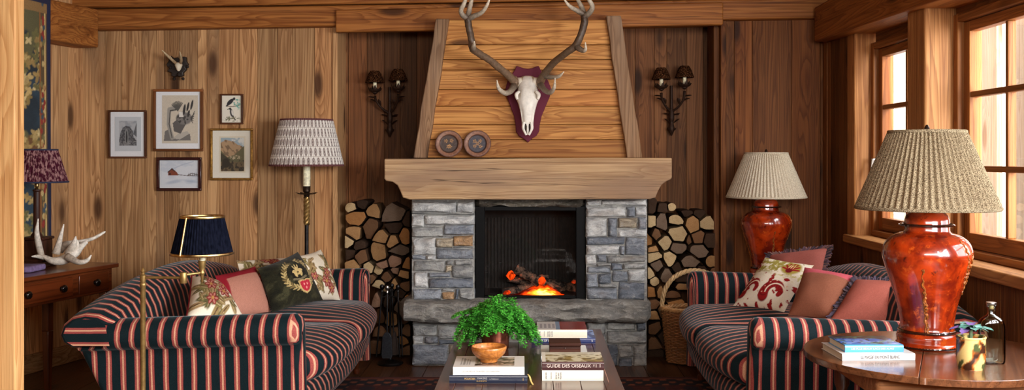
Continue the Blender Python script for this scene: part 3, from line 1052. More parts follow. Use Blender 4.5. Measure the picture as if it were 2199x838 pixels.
d = 6.8
charlog([P(1108, 578, d), P(1150, 600, d - 0.02), P(1205, 625, d - 0.02)], 0.035, 'long charred log leaning down to the right in the fire')
charlog([P(1078, 630, 6.7), P(1120, 622, 6.72), P(1160, 612, 6.8)], 0.03, 'low charred log lying at the front left of the fire')
charlog([P(1140, 604, 6.85), P(1190, 612, 6.85), P(1238, 622, 6.84)], 0.035, 'dark burnt log at the back right of the fire')
charlog([P(1092, 596, 6.88), P(1130, 604, 6.87), P(1175, 596, 6.9)], 0.026, 'short glowing log at the back left of the fire')
mb = MB()


def ember_paint(u, v):
    n = fbm(u * 12, v * 9, 41, 3)
    hot = np.clip(1.15 - np.abs(u - .66) * 2.4, 0, 1) * np.clip(1.25 - v, 0, 1) * (0.35 + 1.1 * n)
    hot = np.clip(hot, 0, 1)
    C = base_col(u, S(120, 16, 4)) * 0.06
    C = lay(C, sm(hot, .12, .45), np.array(S(240, 60, 8)) * .35)
    C = lay(C, sm(hot, .42, .72), np.array(S(255, 120, 24)) * .8)
    C = lay(C, sm(hot, .68, .95), np.array(S(255, 190, 80)) * 1.2)
    return C


def ember_pt(u, v):
    hgt = (4 + 21 * max(0, math.sin(PI * min(1, max(0, (u - .22) / .78)))) ** 1.3) * (0.75 + .5 * float(fbm(u * 9, 3, 4)))
    p = P(1080 + 132 * u, 636 - hgt * v, 6.60 + 0.07 * v)
    k = float(fbm(u * 22, v * 8, 5)) - .5
    return p + Vector((0, k * .03, k * .012))


grid(mb, ember_pt, 90, 24, ember_paint)
for (ex, ey, er, dd, hh) in ((1097, 592, 10, 6.79, .5), (1163, 604, 9, 6.745, .45), (1088, 630, 7, 6.66, .3), (1232, 606, 5, 6.8, .12)):
    n0 = len(mb.v)
    p = P(ex, ey, dd); r = er / F * dd
    lathe(mb, [(.001, -r), (r * .6, -r * .75), (r, 0), (r * .6, r * .7), (.001, r)], p, 20)
    for i in range(n0, len(mb.v)):
        q = mb.v[i]
        k = (float(fbm(q[0] * 70, q[2] * 70 + q[1] * 40, 6)) - .5)
        mb.v[i] = (q[0] + k * .02, p.y + (q[1] - p.y) * .4, q[2] + k * .02)
        mb.c[i] = tuple(np.array(S(255, 70, 16)) * max(0.02, (k + .22) * 1.6) * hh)
tag(mb.build('glowing_embers', M['fire'], None), 'orange glowing embers at the bottom of the fire', 'embers', None, 'stuff')

# ------------------------------------------------------------------ firewood in the two niches
def clip(poly, px, py, nx, ny):
    out = []
    for i in range(len(poly)):
        a, b = poly[i], poly[(i + 1) % len(poly)]
        da = (a[0] - px) * nx + (a[1] - py) * ny
        db = (b[0] - px) * nx + (b[1] - py) * ny
        if da <= 0: out.append(a)
        if da * db < 0:
            t = da / (da - db)
            out.append((a[0] + (b[0] - a[0]) * t, a[1] + (b[1] - a[1]) * t))
    return out


TONE = {'pale': (S(226, 196, 148), 'pale'), 'tan': (S(196, 150, 100), 'tan'), 'orange': (S(196, 138, 82), 'orange-brown'), 'pink': (S(178, 138, 112), 'pinkish'),
        'brown': (S(136, 98, 68), 'brown'), 'grey': (S(134, 112, 94), 'greyish'), 'dark': (S(76, 56, 42), 'dark brown')}
SHP = {'o': 'round', 'h': 'half-round', 'w': 'wedge-shaped', 'b': 'blocky', 'f': 'flat'}


def shape_poly(kind, rx, ry):
    if kind == 'o': return [(rx * math.cos(a), ry * math.sin(a)) for a in np.linspace(0, 2 * PI, 22, endpoint=False)]
    if kind == 'h': return [(rx * math.cos(a), -ry * 0.6 + ry * 1.5 * math.sin(a)) for a in np.linspace(0, PI, 12)]
    if kind == 'w': return [(-rx, -ry * 0.8), (-rx * 0.1, -ry), (rx, -ry * 0.7), (rx * 0.7, ry * 0.1), (rx * 0.1, ry), (-rx * 0.3, ry * 0.85), (-rx * 0.8, 0)]
    return [(rx * math.copysign(abs(math.cos(a)) ** 0.55, math.cos(a)), ry * math.copysign(abs(math.sin(a)) ** 0.55, math.sin(a))) for a in np.linspace(0, 2 * PI, 18, endpoint=False)]


def logpile(seeds, ox, oy, k, side, grp, bounds):
    d0 = 6.76
    pts = [(ox + s[0] / k, oy + s[1] / k, s[2] / k * 1.12, s[3] / k * 1.12, s[4], s[5], s[6] if len(s) > 6 else 0) for s in seeds]
    order = sorted(range(len(pts)), key=lambda i: pts[i][1])
    names = {}
    for q, i in enumerate(order):
        cx, cy, rx, ry, kind, tone, rot = pts[i]
        c, s_ = math.cos(rot), math.sin(rot)
        poly = [(cx + x * c + y * s_, cy - (-x * s_ + y * c)) for x, y in shape_poly(kind, rx, ry)]
        for j, o in enumerate(pts):
            if j == i: continue
            dx, dy = o[0] - cx, o[1] - cy
            L = math.hypot(dx, dy)
            if L > 90: continue
            ux, uy = dx / L, dy / L
            ra = 1 / math.hypot(ux / rx, uy / ry); rb = 1 / math.hypot(ux / o[2], uy / o[3])
            t = L * ra / (ra + rb)
            poly = clip(poly, cx + ux * (t - 0.7), cy + uy * (t - 0.7), ux, uy)
        poly = clip(poly, bounds[0], 0, -1, 0); poly = clip(poly, bounds[1], 0, 1, 0); poly = clip(poly, 0, bounds[2], 0, 1)
        if len(poly) < 3: continue
        yf = d0 + random.uniform(-0.03, 0.045)
        # resample the outline and roughen it
        R = []
        for a in range(len(poly)):
            p, r = poly[a], poly[(a + 1) % len(poly)]
            n = max(1, int(math.hypot(r[0] - p[0], r[1] - p[1]) / 4))
            for t in range(n): R.append((p[0] + (r[0] - p[0]) * t / n, p[1] + (r[1] - p[1]) * t / n))
        mx, my = sum(p[0] for p in R) / len(R), sum(p[1] for p in R) / len(R)
        pith = Vector((random.uniform(-1, 1), 0, random.uniform(-1, 1))) * 0.0
        if kind in 'hwb': pith = Vector((random.uniform(-.03, .03), 0, -0.05 if random.random() < .5 else 0.06))
        outl = []
        shr = random.uniform(0.9, 1.0)
        for (x, y) in R:
            f = shr - 0.05 * random.random()
            p = P(mx + (x - mx) * f, my + (y - my) * f, d0)
            outl.append(Vector((p.x, 0, p.z)))
        cen = P(mx, my, d0); cen.y = 0
        col = np.array(TONE[tone][0]) * random.uniform(0.8, 1.1) * (0.62 if side == 'left' else 0.85)  # left stack tinted down to carry the niche's shadow
        bark = np.array(S(62, 46, 36))
        mb = MB()
        m = len(outl)
        off = random.uniform(0, 50)
        rings = [(0.45, 0.0), (0.85, 0.001), (0.97, 0.003)]
        V = [cen + Vector((0, yf, 0))]
        for f, dy in rings:
            V += [cen + (p - cen) * f + Vector((0, yf + dy + random.uniform(-0.0015, 0.0015), 0)) for p in outl]
        Fc = [(0, 1 + j, 1 + (j + 1) % m) for j in range(m)]
        for r_ in range(2):
            a0 = 1 + r_ * m
            Fc += [(a0 + j, a0 + m + j, a0 + m + (j + 1) % m, a0 + (j + 1) % m) for j in range(m)]
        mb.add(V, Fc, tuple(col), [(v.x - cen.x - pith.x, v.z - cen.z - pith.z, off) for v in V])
        V2 = [cen + (p - cen) * f + Vector((0, y, 0)) for f, y in ((0.97, yf + 0.003), (1.0, yf + 0.012), (0.98, 7.03)) for p in outl]
        Fc = [(a * m + j, a * m + (j + 1) % m, (a + 1) * m + (j + 1) % m, (a + 1) * m + j) for a in range(2) for j in range(m)] + [tuple(2 * m + j for j in range(m))]
        side_c = bark if kind in 'oh' else bark * 0.5 + col * 0.35
        mb.add(V2, Fc, tuple(side_c), [(v.x + off, v.z, v.y) for v in V2])
        o = mb.build('firewood_log', M['log'], None, angle=45)
        # where it lies, in words
        hz = 'top' if cy < oy + 45 else 'upper' if cy < oy + 110 else 'middle' if cy < oy + 170 else 'lower'
        fx = (cx - bounds[0]) / (bounds[1] - bounds[0])
        near = ('by niche edge', 'in mid-stack', 'by stone pier')
        w = near[min(2, int(fx * 3))] if side == 'left' else near[2 - min(2, int(fx * 3))]
        size = 'large' if rx * ry > 330 else 'small' if rx * ry < 130 else 'medium'
        names.setdefault((size, TONE[tone][1], SHP[kind], hz, w), []).append((cy, o))
    for (size, tn, sh, hz, w), L in names.items():
        L.sort(key=lambda e: e[0])
        words = ['higher', 'lower'] if len(L) == 2 else ['highest', 'second highest', 'third highest', 'lowest'][:len(L)]
        for q, (_, o) in enumerate(L):
            pre = '' if len(L) == 1 else words[q] + ' '
            tag(o, f'{pre}{size} {tn} {sh} log, {hz} {side} firewood stack {w}', 'firewood', grp)


LEFT = [(55, 60, 26, 24, 'o', 'pale'), (75, 108, 58, 44, 'h', 'orange', PI), (165, 74, 44, 34, 'w', 'tan', .3), (258, 85, 76, 48, 'w', 'grey', -.3), (65, 185, 48, 38, 'w', 'tan', .8),
        (142, 160, 42, 55, 'b', 'brown'), (205, 200, 48, 34, 'w', 'tan'), (38, 228, 34, 38, 'h', 'pale', -.6), (262, 158, 62, 26, 'b', 'dark', -.2), (258, 222, 34, 32, 'b', 'tan'),
        (318, 195, 38, 45, 'w', 'orange'), (95, 243, 30, 24, 'b', 'dark'), (40, 290, 34, 32, 'b', 'dark'), (108, 300, 38, 42, 'w', 'brown', .3), (185, 275, 38, 46, 'b', 'tan'),
        (285, 268, 62, 30, 'b', 'grey', -.25), (55, 335, 44, 28, 'w', 'tan'), (135, 352, 32, 40, 'w', 'pale', -.4), (180, 366, 23, 23, 'o', 'pale'), (205, 338, 44, 18, 'b', 'pink', -.3),
        (268, 322, 36, 36, 'h', 'pink', -.5), (330, 335, 30, 34, 'w', 'orange'), (265, 370, 25, 22, 'w', 'pink', 2.5), (318, 385, 46, 26, 'h', 'tan', .3), (228, 395, 30, 25, 'w', 'brown'),
        (190, 435, 34, 25, 'h', 'pale', .3), (265, 430, 21, 27, 'w', 'tan'), (325, 440, 38, 32, 'h', 'brown', 2.9), (150, 405, 24, 25, 'b', 'brown'), (232, 458, 36, 16, 'h', 'pale'),
        (180, 508, 26, 38, 'w', 'pink'), (292, 482, 32, 22, 'b', 'dark'), (330, 508, 30, 26, 'w', 'orange'), (288, 540, 26, 30, 'w', 'grey'), (235, 520, 26, 34, 'b', 'dark'),
        (322, 588, 34, 34, 'h', 'brown', 1.5), (252, 600, 30, 34, 'b', 'tan'), (325, 662, 38, 32, 'w', 'brown'), (298, 716, 40, 28, 'h', 'orange', .4), (262, 670, 30, 30, 'b', 'brown'),
        (318, 762, 42, 26, 'b', 'brown'), (190, 590, 30, 38, 'w', 'brown'), (195, 665, 34, 34, 'h', 'brown'), (235, 750, 40, 30, 'w', 'dark'), (170, 745, 34, 34, 'b', 'brown'),
        (50, 380, 46, 20, 'b', 'brown'), (328, 120, 26, 40, 'b', 'dark'), (110, 45, 30, 22, 'b', 'dark')]
logpile(LEFT, 730, 420, 2.265, 'left', 'firewood stacked left of the hearth', (739, 880, 766))
RIGHT = [(125, 50, 19, 17, 'o', 'pale'), (38, 45, 26, 34, 'b', 'dark'), (36, 112, 26, 24, 'b', 'pale'), (82, 112, 30, 44, 'w', 'grey', .2), (143, 108, 40, 28, 'h', 'pale', .2), (215, 125, 32, 42, 'b', 'tan', .4),
         (285, 118, 42, 30, 'w', 'pale', .2), (60, 165, 24, 32, 'w', 'brown'), (155, 165, 44, 36, 'b', 'pale', .25), (28, 195, 16, 38, 'b', 'orange'), (95, 205, 38, 32, 'w', 'pale', PI), (238, 180, 28, 28, 'b', 'brown'),
         (203, 192, 12, 22, 'w', 'brown'), (295, 195, 34, 30, 'b', 'dark'), (150, 228, 50, 24, 'b', 'grey'), (240, 240, 44, 30, 'b', 'grey', -.2), (40, 232, 34, 16, 'b', 'tan'), (45, 265, 40, 24, 'b', 'pale'),
         (118, 277, 30, 34, 'w', 'pale', PI), (205, 288, 46, 32, 'h', 'grey'), (300, 285, 27, 26, 'o', 'tan'), (62, 303, 28, 27, 'o', 'grey'), (30, 335, 26, 26, 'w', 'pale'), (105, 342, 32, 34, 'w', 'grey'),
         (54, 373, 19, 19, 'o', 'pale'), (150, 312, 24, 22, 'b', 'dark'), (172, 358, 30, 24, 'b', 'dark'), (170, 392, 30, 20, 'h', 'tan'), (35, 420, 26, 24, 'b', 'orange'), (78, 415, 22, 28, 'w', 'tan'), (131, 430, 36, 22, 'h', 'brown'),
         (140, 468, 38, 22, 'b', 'orange'), (40, 468, 34, 24, 'b', 'brown'), (90, 500, 30, 30, 'b', 'brown'), (45, 518, 34, 26, 'h', 'tan'), (50, 572, 42, 34, 'h', 'brown', 2.8), (45, 636, 40, 30, 'w', 'brown'), (90, 610, 30, 40, 'b', 'dark'),
         (250, 330, 34, 26, 'b', 'dark'), (310, 335, 30, 26, 'w', 'brown'), (255, 385, 46, 30, 'b', 'dark'), (85, 55, 24, 22, 'b', 'dark'), (190, 78, 26, 14, 'b', 'dark'), (250, 82, 24, 18, 'b', 'dark'), (50, 690, 42, 26, 'b', 'dark'),
         (110, 560, 30, 32, 'w', 'brown')]
logpile(RIGHT, 1380, 420, 2.005, 'right', 'firewood stacked right of the hearth', (1391, 1536, 772))
# ------------------------------------------------------------------ sofas
def sofa(name, label, sg, xf, y0, y1, dk=1.0):
    """sg=-1: back towards -X, sg=+1: back towards +X; xf the front line"""
    so = thing(name, label, 'sofa', (xf + sg * 0.5, (y0 + y1) / 2, 0), 'two striped sofas facing each other')
    X = lambda a: xf + sg * a * (dk if a > 0.5 else 1 - (1 - dk) * max(0, a) / 0.5)
    Ln = y1 - y0
    bow = lambda y: math.sin(PI * min(1, max(0, (y - y0 - 0.1) / (Ln - 0.2)))) ** 0.7

    # arms: scroll section pushed from front to back
    def arm(near):
        pr = [(0.10, 0.10), (0.085, 0.30), (0.075, 0.47), (0.072, 0.520), (0.050, 0.528), (0.022, 0.545), (0.008, 0.575), (0.012, 0.610), (0.035, 0.642), (0.075, 0.660),
              (0.12, 0.658), (0.16, 0.638), (0.185, 0.60), (0.19, 0.55), (0.185, 0.45), (0.18, 0.25), (0.18, 0.10)]
        cc = (0.13, 0.40)
        mb = MB()
        loops, ss = [], []
        ts = [(-0.002, 0.10), (-0.006, 0.45), (0.0, 0.80), (0.012, 0.94), (0.035, 1.0)] + [(0.035 + 0.06 * k, 1.0) for k in range(1, 16)] + [(0.955, 0.97), (0.97, 0.6)]
        for a, f in ts:
            L = []
            for (yy, z) in pr:
                if f < 1:
                    cz = 0.57 if z > 0.5 else z
                    cy = 0.10 if z > 0.5 else 0.13
                    fz = f
                    ny = cy + (yy - cy) * f
                    nz = cz + (z - cz) * fz if z > 0.5 else z
                else:
                    ny, nz = yy, z
                nz -= 0.03 * max(0, a) ** 1.2 * (1 if z > 0.5 else 0)
                lean = a
                if a > 0.5:
                    k = min(1.0, 0.9 + (nz - 0.325) * 0.5)
                    lean = 0.5 + (a - 0.5) * (k - 0.5 + 0.0) / 0.47
                if z > 0.535: lean = min(lean, 0.85)
                # slight outward flare of the front towards the floor
                lean -= 0.03 * max(0, (0.45 - nz)) if a < 0.1 else 0
                wy = y0 + ny if near else y1 - ny
                L.append((X(lean), wy, nz))
                ss.append(lean if a > 0.02 else (ny * 0.9 + 0.008))
            loops.append(L)
        sweep(mb, loops, False, False, False, (0.5,) * 3, None, ss)
        # front panel seam piping
        o = mb.build('arm', M['stripe'], so, angle=75)
        return o

    arm(True); arm(False)
    # back: thick roll with a humped top line
    pr = [(0.86, 0.10), (0.885, 0.30), (0.95, 0.50), (0.985, 0.535), (1.025, 0.575), (1.04, 0.63), (1.025, 0.70), (0.985, 0.755), (0.925, 0.78), (0.87, 0.77), (0.82, 0.73), (0.79, 0.66), (0.765, 0.55), (0.73, 0.42), (0.70, 0.30), (0.70, 0.10)]
    mb = MB()
    loops, ss = [], []
    ny = 44
    ys = [0.0, 0.004, 0.012, 0.025, 0.045, 0.07] + list(np.linspace(0.10, Ln - 0.10, ny)) + [Ln - 0.07, Ln - 0.045, Ln - 0.025, Ln - 0.012, Ln - 0.004, Ln]
    for i, yy in enumerate(ys):
        e = min(yy, Ln - yy)
        f = math.sqrt(max(0, 1 - (1 - min(1, e / 0.04)) ** 2)) * 0.17 + 0.83
        top = 0.665 + 0.118 * math.sin(PI * yy / Ln) ** 0.85
        L = []
        for (a, z) in pr:
            if z > 0.5: z = 0.5 + (z - 0.5) * (top - 0.5) / 0.28
            ca, cz = 0.91, 0.5 + (0.64 - 0.5) * (top - 0.5) / 0.28
            if z > 0.5: a2, z2 = ca + (a - ca) * f, cz + (z - cz) * f
            else: a2, z2 = a, z
            wy = y0 + 0.0 + yy
            if z <= 0.51 or a < 0.80: wy = min(max(wy, y0 + 0.13), y1 - 0.13)
            L.append((X(a2), wy, z2))
            ss.append(y0 + yy * 1.0 + (z2 * 0.5 if False else 0))
        loops.append(L)
    sweep(mb, loops, False, False, False, (0.5,) * 3, None, ss)
    for E in (loops[0], loops[-1]):
        U = [p for p, q in zip(E, pr) if q[1] > 0.51 and q[0] >= 0.80]
        U = U + [(X(0.815), U[0][1], U[0][2])]
        mb.add(U, [tuple(range(len(U)))], (0.5,) * 3, None, [p[2] for p in U])
    mb.build('backrest', M['stripe'], so, angle=75)

    # upholstered base with a bowed, bellied front
    def dbase(p, q):
        a, y, z = p
        if a < 0.45:
            k = 1 - max(0, a) / 0.45
            a = a - (0.075 * bow(y) + 0.035 * max(0, 1 - q[2] ** 2)) * k + 0.06 * k * max(0, -q[2])
        return np.array((X(a), y, z))

    mb = MB()
    puffbox(mb, (0.03, y0 + 0.10, 0.13), (0.72, y1 - 0.10, 0.335), 0.05, (10, 40, 8), dbase, lambda p: p[1])
    mb.build('base', M['stripe'], so, weld=True, angle=75)
    # two seat cushions with soft crowned tops and full fronts
    ym = (y0 + y1) / 2 - 0.02
    for k, (a, b) in enumerate(((y0 + 0.175, ym), (ym, y1 - 0.175))):
        def dc(p, q, a=a, b=b):
            x, y, z = p
            if x < 0.35:
                kk = 1 - max(-0.1, x) / 0.35
                x = x - (0.085 * bow(y) + 0.045 * (1 - q[2] ** 2) * (1 - q[1] ** 4)) * kk
            if q[2] > 0: z += 0.04 * (1 - q[1] ** 2) * (1 - q[0] ** 2) * q[2]
            z += 0.006 * math.sin(y * 9 + x * 7)
            return np.array((X(x), y, z))
        mb = MB()
        puffbox(mb, (-0.005, a + 0.003, 0.325), (0.76, b - 0.003, 0.482), 0.062, (20, 34, 12), dc, lambda p: p[1])
        mb.build('seat_cushion', M['stripe'], so, weld=True, angle=75)
    for a, yy in ((0.07, y0 + 0.13), (0.07, y1 - 0.13), (0.8, y0 + 0.13), (0.8, y1 - 0.13)):
        mb = MB()
        lathe(mb, [(0.018, 0.0), (0.022, 0.012), (0.02, 0.03), (0.012, 0.036), (0.016, 0.045), (0.03, 0.09), (0.034, 0.13), (0.03, 0.135)], (X(a), yy, 0.008 if True else 0), 20)
        mb.build('leg', MW['desk'], so)
    return so


sofa('sofa', 'navy and rose striped velvet sofa on the left side of the coffee table', -1, -1.03, 4.36, 6.36)
sofa('sofa', 'navy and rose striped velvet sofa under the windows, behind the round table', 1, 0.945, 4.25, 6.19, 0.965)


# ------------------------------------------------------------------ scatter cushions
def pillow(label, corners, depths, thick, paint, mat, n=80, fringe=None, border=None, group='scatter cushions on the sofas', name='cushion', lump=0.02, piping=None):
    C = [P(c[0], c[1], d) for c, d in zip(corners, depths)]     # TL TR BR BL
    TL, TR, BR, BL = C
    nrm = (TR - BL).cross(TL - BR).normalized()
    if nrm.y > 0: nrm = -nrm
    cen = (TL + TR + BR + BL) / 4
    sd = random.uniform(0, 90)
    o = thing(name, label, 'cushion', (cen.x, cen.y, min(c.z for c in C)), group)

    def pt(u, v, side, ins=1.0):
        s, t = (2 * u - 1), (2 * v - 1)
        k = 0.055
        s2 = s * (1 - k * (1 - t * t)); t2 = t * (1 - k * (1 - s * s))
        uu, vv = (s2 + 1) / 2, (t2 + 1) / 2
        b = (BL * (1 - uu) + BR * uu) * (1 - vv) + (TL * (1 - uu) + TR * uu) * vv
        h = thick * max(0, (1 - abs(s) ** 2.6)) ** 0.62 * max(0, (1 - abs(t) ** 2.6)) ** 0.62
        h *= 1 + lump * 8 * (float(fbm(u * 3 + sd, v * 3, 2, 2)) - 0.5)
        return b + nrm * (h * side)

    mb = MB()
    grid(mb, lambda u, v: pt(u, v, 1), n, n, paint)
    grid(mb, lambda u, v: pt(u, v, -0.8), 24, 24, None, tuple(np.mean(paint(np.array([.1, .9, .5]), np.array([.1, .9, .9])), axis=0)))
    mb.build('cover', mat, o, angle=0)
    if piping is not None:
        mb = MB()
        pts = [pt(t, 0, 0) for t in np.linspace(0, 1, 16)] + [pt(1, t, 0) for t in np.linspace(0.06, 1, 15)] + [pt(1 - t, 1, 0) for t in np.linspace(0.06, 1, 15)] + [pt(0, 1 - t, 0) for t in np.linspace(0.06, 1, 15)]
        tube(mb, pts, 0.005, 6, 2, piping)
        mb.build('piping', M['linen'], o)
    if fringe is not None:
        mb = MB()
        for e in range(4):
            for q in range(70):
                t = (q + random.random()) / 70
                u, v = [(t, 0), (1, t), (t, 1), (0, t)][e]
                p = pt(u, v, 0)
                out = (p - cen).normalized()
                for _ in range(2):
                    dv = out * random.uniform(0.012, 0.03) + Vector((random.uniform(-1, 1), random.uniform(-1, 1), random.uniform(-1, 1))) * 0.008
                    c = fringe[random.randrange(len(fringe))]
                    tube(mb, [p - out * 0.014, p + dv], [0.008, 0.004], 4, 1, c, None, False)
        mb.build('fringe', M['linen'], o)
    return o


def leafset(u, v, C, spec, c):
    for (cu, cv, ru, rv, r) in spec: C = lay(C, ell(u, v, cu, cv, ru, rv, r), c)
    return C


def floral(seed, big=1.0):
    R = random.Random(seed)

    def paint(u, v):
        C = base_col(u, S(232, 222, 200))
        C *= (0.93 + 0.12 * fbm(u * 60, v * 60, 1))[:, None]
        st = []
        for k in range(5):
            x, y = R.uniform(0.05, 0.95), R.uniform(-0.1, 0.3)
            pts = [(x, y)]
            a = R.uniform(0.6, 2.2)
            for q in range(7):
                a += R.uniform(-0.5, 0.5)
                x += 0.12 * math.cos(a); y += 0.12 * math.sin(a)
                pts.append((x, y))
            C = lay(C, seg(u, v, pts, 0.011 * big), S(120, 96, 58))
            for (px, py) in pts[1:]:
                for sgn in (-1, 1):
                    r = R.uniform(0, PI)
                    l = R.uniform(0.07, 0.12) * big
                    cx, cy = px + sgn * 0.06 * math.cos(r), py + sgn * 0.06 * math.sin(r)
                    col = R.choice([S(126, 116, 70), S(150, 128, 84), S(96, 92, 58), S(164, 136, 96)])
                    C = lay(C, ell(u, v, cx, cy, l, l * 0.33, r), col)
                    C = lay(C, ell(u, v, cx, cy, l * 0.8, l * 0.06, r), S(206, 186, 140))
                    C = lay(C, ell(u, v, cx + 0.01, cy + 0.012, l * 0.85, l * 0.07, r), S(92, 66, 44))
        for k in range(5):
            x, y = R.uniform(0.08, 0.92), R.uniform(0.1, 0.92)
            s = R.uniform(0.05, 0.085) * big
            for q in range(6):
                a = q * PI / 3 + R.uniform(-.2, .2)
                C = lay(C, ell(u, v, x + s * 0.7 * math.cos(a), y + s * 0.7 * math.sin(a), s * 0.62, s * 0.4, a), S(128, 34, 36))
                C = lay(C, ell(u, v, x + s * 0.75 * math.cos(a), y + s * 0.75 * math.sin(a), s * 0.38, s * 0.2, a), S(188, 126, 110))
            C = lay(C, ell(u, v, x, y, s * 0.34, s * 0.34), S(188, 140, 80))
        return C
    return paint


def rosebordered(u, v):
    C = base_col(u, S(176, 122, 104))
    C *= (0.84 + 0.32 * fbm(u * 130, v * 130, 4, 2))[:, None]
    m = np.maximum(1 - sm(u, 0.11, 0.125), sm(v, 0.82, 0.835))
    C = lay(C, m, S(140, 30, 42))
    return C


def crest(u, v):
    C = base_col(u, S(33, 32, 20))
    n = fbm(u * 9, v * 9, 12, 3)
    C = lay(C, sm(n, 0.5, 0.8) * 0.6, S(74, 72, 48))
    C = lay(C, sm(n, 0.45, 0.2) * 0.8, S(18, 18, 12))
    g = S(178, 156, 104)
    cu, cv = 0.56, 0.56
    # laurel wreath
    for k in range(26):
        a = PI * 0.62 + (k / 25) * PI * 1.76
        x, y = cu + 0.30 * math.cos(a), cv + 0.30 * math.sin(a)
        for sg in (-1, 1):
            C = lay(C, ell(u, v, x + sg * 0.022 * math.cos(a + 0.5), y + sg * 0.028 * math.sin(a + 0.5), 0.055, 0.016, a + PI / 2 + sg * 0.7), g if k % 3 else S(118, 100, 62))
    C = lay(C, ell(u, v, cu, cv + 0.02, 0.165, 0.165), S(26, 24, 18))
    # crowned beast badge
    for e in ((cu, cv + 0.03, .075, .05, 0.2), (cu - .07, cv + .05, .03, .02, 0.6), (cu + .07, cv + .05, .03, .02, -0.6), (cu - .05, cv - .01, .022, .045, 0.3), (cu + .05, cv - .01, .022, .045, -0.3), (cu, cv + .085, .035, .03, 0),
              (cu - .04, cv + .12, .01, .03, 0.2), (cu, cv + .13, .01, .034, 0), (cu + .04, cv + .12, .01, .03, -0.2)):
        C = lay(C, ell(u, v, cu + (e[0] - cu) * 1.3, cv + (e[1] - cv) * 1.3, e[2] * 1.3, e[3] * 1.3, e[4]), S(206, 180, 120))
    C = lay(C, ell(u, v, cu, cv + 0.03, .025, .015), S(60, 50, 30))
    # ribbon
    C = lay(C, seg(u, v, [(cu - .14, cv - .10), (cu, cv - .13), (cu + .14, cv - .09)], 0.022), S(120, 110, 84))
    # small red shield with gold edge
    sh = lambda k: [(cu + 0.06 + 1.25 * k * x, cv - 0.27 + 1.25 * k * y) for x, y in ((-.11, .085), (-.05, .1), (0, .085), (.05, .1), (.11, .085), (.105, -.02), (.06, -.09), (0, -.12), (-.06, -.09), (-.105, -.02))]
    C = lay(C, poly_mask(u, v, sh(1.05)), S(196, 168, 112))
    C = lay(C, poly_mask(u, v, sh(0.8)), S(186, 44, 62))
    for x, y in ((-.03, .02), (.03, .02), (0, -.04)): C = lay(C, ell(u, v, cu + .06 + x * 1.2, cv - .27 + y * 1.2, .015, .025), S(228, 150, 140))
    return C


def suzani(u, v):
    C = base_col(u, S(226, 216, 196))
    n = fbm(u * 14, v * 14, 31, 3)
    red, ol, dk = S(142, 26, 26), S(150, 136, 62), S(104, 16, 22)
    # olive foliage over the top
    m = sm(n, 0.48, 0.56) * sm(v, 0.56, 0.7)
    C = lay(C, m, ol)
    C = lay(C, sm(fbm(u * 30, v * 30, 5), 0.62, 0.68) * sm(v, 0.5, 0.6), S(200, 190, 130))
    # small red sprigs
    C = lay(C, sm(fbm(u * 11 + 5, v * 11, 77), 0.64, 0.68) * (1 - sm(v, 0.55, 0.7)), red)
    # big curling paisleys
    for cu, cv, s, fl in ((0.25, 0.28, 1.0, 1), (0.72, 0.26, 1.1, 1), (0.02, 0.72, 0.8, 1)):
        for q in range(40):
            t = q / 39
            a = 3.6 - 3.9 * t
            r = 0.20 * s * (1 - 0.55 * t)
            x, y = cu + fl * r * math.cos(a) * 0.9, cv + r * math.sin(a)
            C = lay(C, ell(u, v, x, y, 0.085 * s * (1 - .6 * t), 0.085 * s * (1 - .6 * t)), red if q % 4 else dk)
        C = lay(C, seg(u, v, [(cu + fl * 0.15 * s * math.cos(a), cv + 0.15 * s * math.sin(a)) for a in np.linspace(3.3, 0.4, 14)], 0.012), S(232, 214, 190))
        for q in range(6):
            a = 3.3 - 0.5 * q
            C = lay(C, ell(u, v, cu + .205 * s * math.cos(a), cv + .205 * s * math.sin(a), .012, .012), S(226, 180, 150))
    # fan flower
    cu, cv = 0.74, 0.80
    C = lay(C, ell(u, v, cu, cv, 0.17, 0.15), S(160, 140, 60))
    for q in range(7):
        a = 0.25 + q * 0.44
        C = lay(C, seg(u, v, [(cu, cv - .06), (cu + .15 * math.cos(a), cv - .06 + .17 * math.sin(a))], 0.017), red)
    C = lay(C, ell(u, v, cu, cv - 0.07, 0.06, 0.05), dk)
    for q in range(3): C = lay(C, ell(u, v, cu - .04 + .04 * q, cv + .03, .008, .05), S(226, 206, 150))
    return C


def pink(base, edge=None, seed=0, diag=False):
    def f(u, v):
        C = base_col(u, base)
        C *= (0.86 + 0.28 * fbm(u * 120, v * 120, seed, 2))[:, None]
        C *= (0.92 + 0.16 * fbm(u * 5, v * 5, seed + 9, 2))[:, None]
        if edge is not None: C = lay(C, np.maximum(sm(v, 0.80, 0.815), sm(u, 0.93, 0.94) * 0), edge)
        return C
    return f


DK = S(60, 52, 58)
pillow('cream crewel floral cushion half sunk behind the near arm of the left sofa', [(412, 592), (470, 612), (528, 688), (398, 690)], [5.05, 5.2, 4.85, 4.62], 0.07, floral(3, 1.5), M['linen'], piping=S(120, 34, 40))
pillow('rose tweed cushion with a crimson border on the left sofa', [(462, 592), (548, 572), (582, 670), (482, 690)], [5.12, 5.42, 5.3, 4.95], 0.06, rosebordered, M['linen'])
pillow('dark green velvet cushion embroidered with a gold laurel crest and red shield', [(553, 577), (640, 541), (694, 645), (584, 672)], [5.32, 5.72, 5.62, 5.25], 0.07, crest, M['velvet'], 110)
pillow('cream crewel floral cushion leaning upright by the far arm of the left sofa', [(630, 551), (689, 536), (731, 645), (650, 650)], [5.70, 6.02, 6.0, 5.66], 0.06, floral(11, 1.3), M['linen'])
pillow('cream floral cushion tucked along the left sofa back, behind the green velvet cushion', [(508, 560), (632, 552), (640, 630), (520, 640)], [5.62, 6.1, 5.9, 5.45], 0.05, floral(21, 1.2), M['linen'])
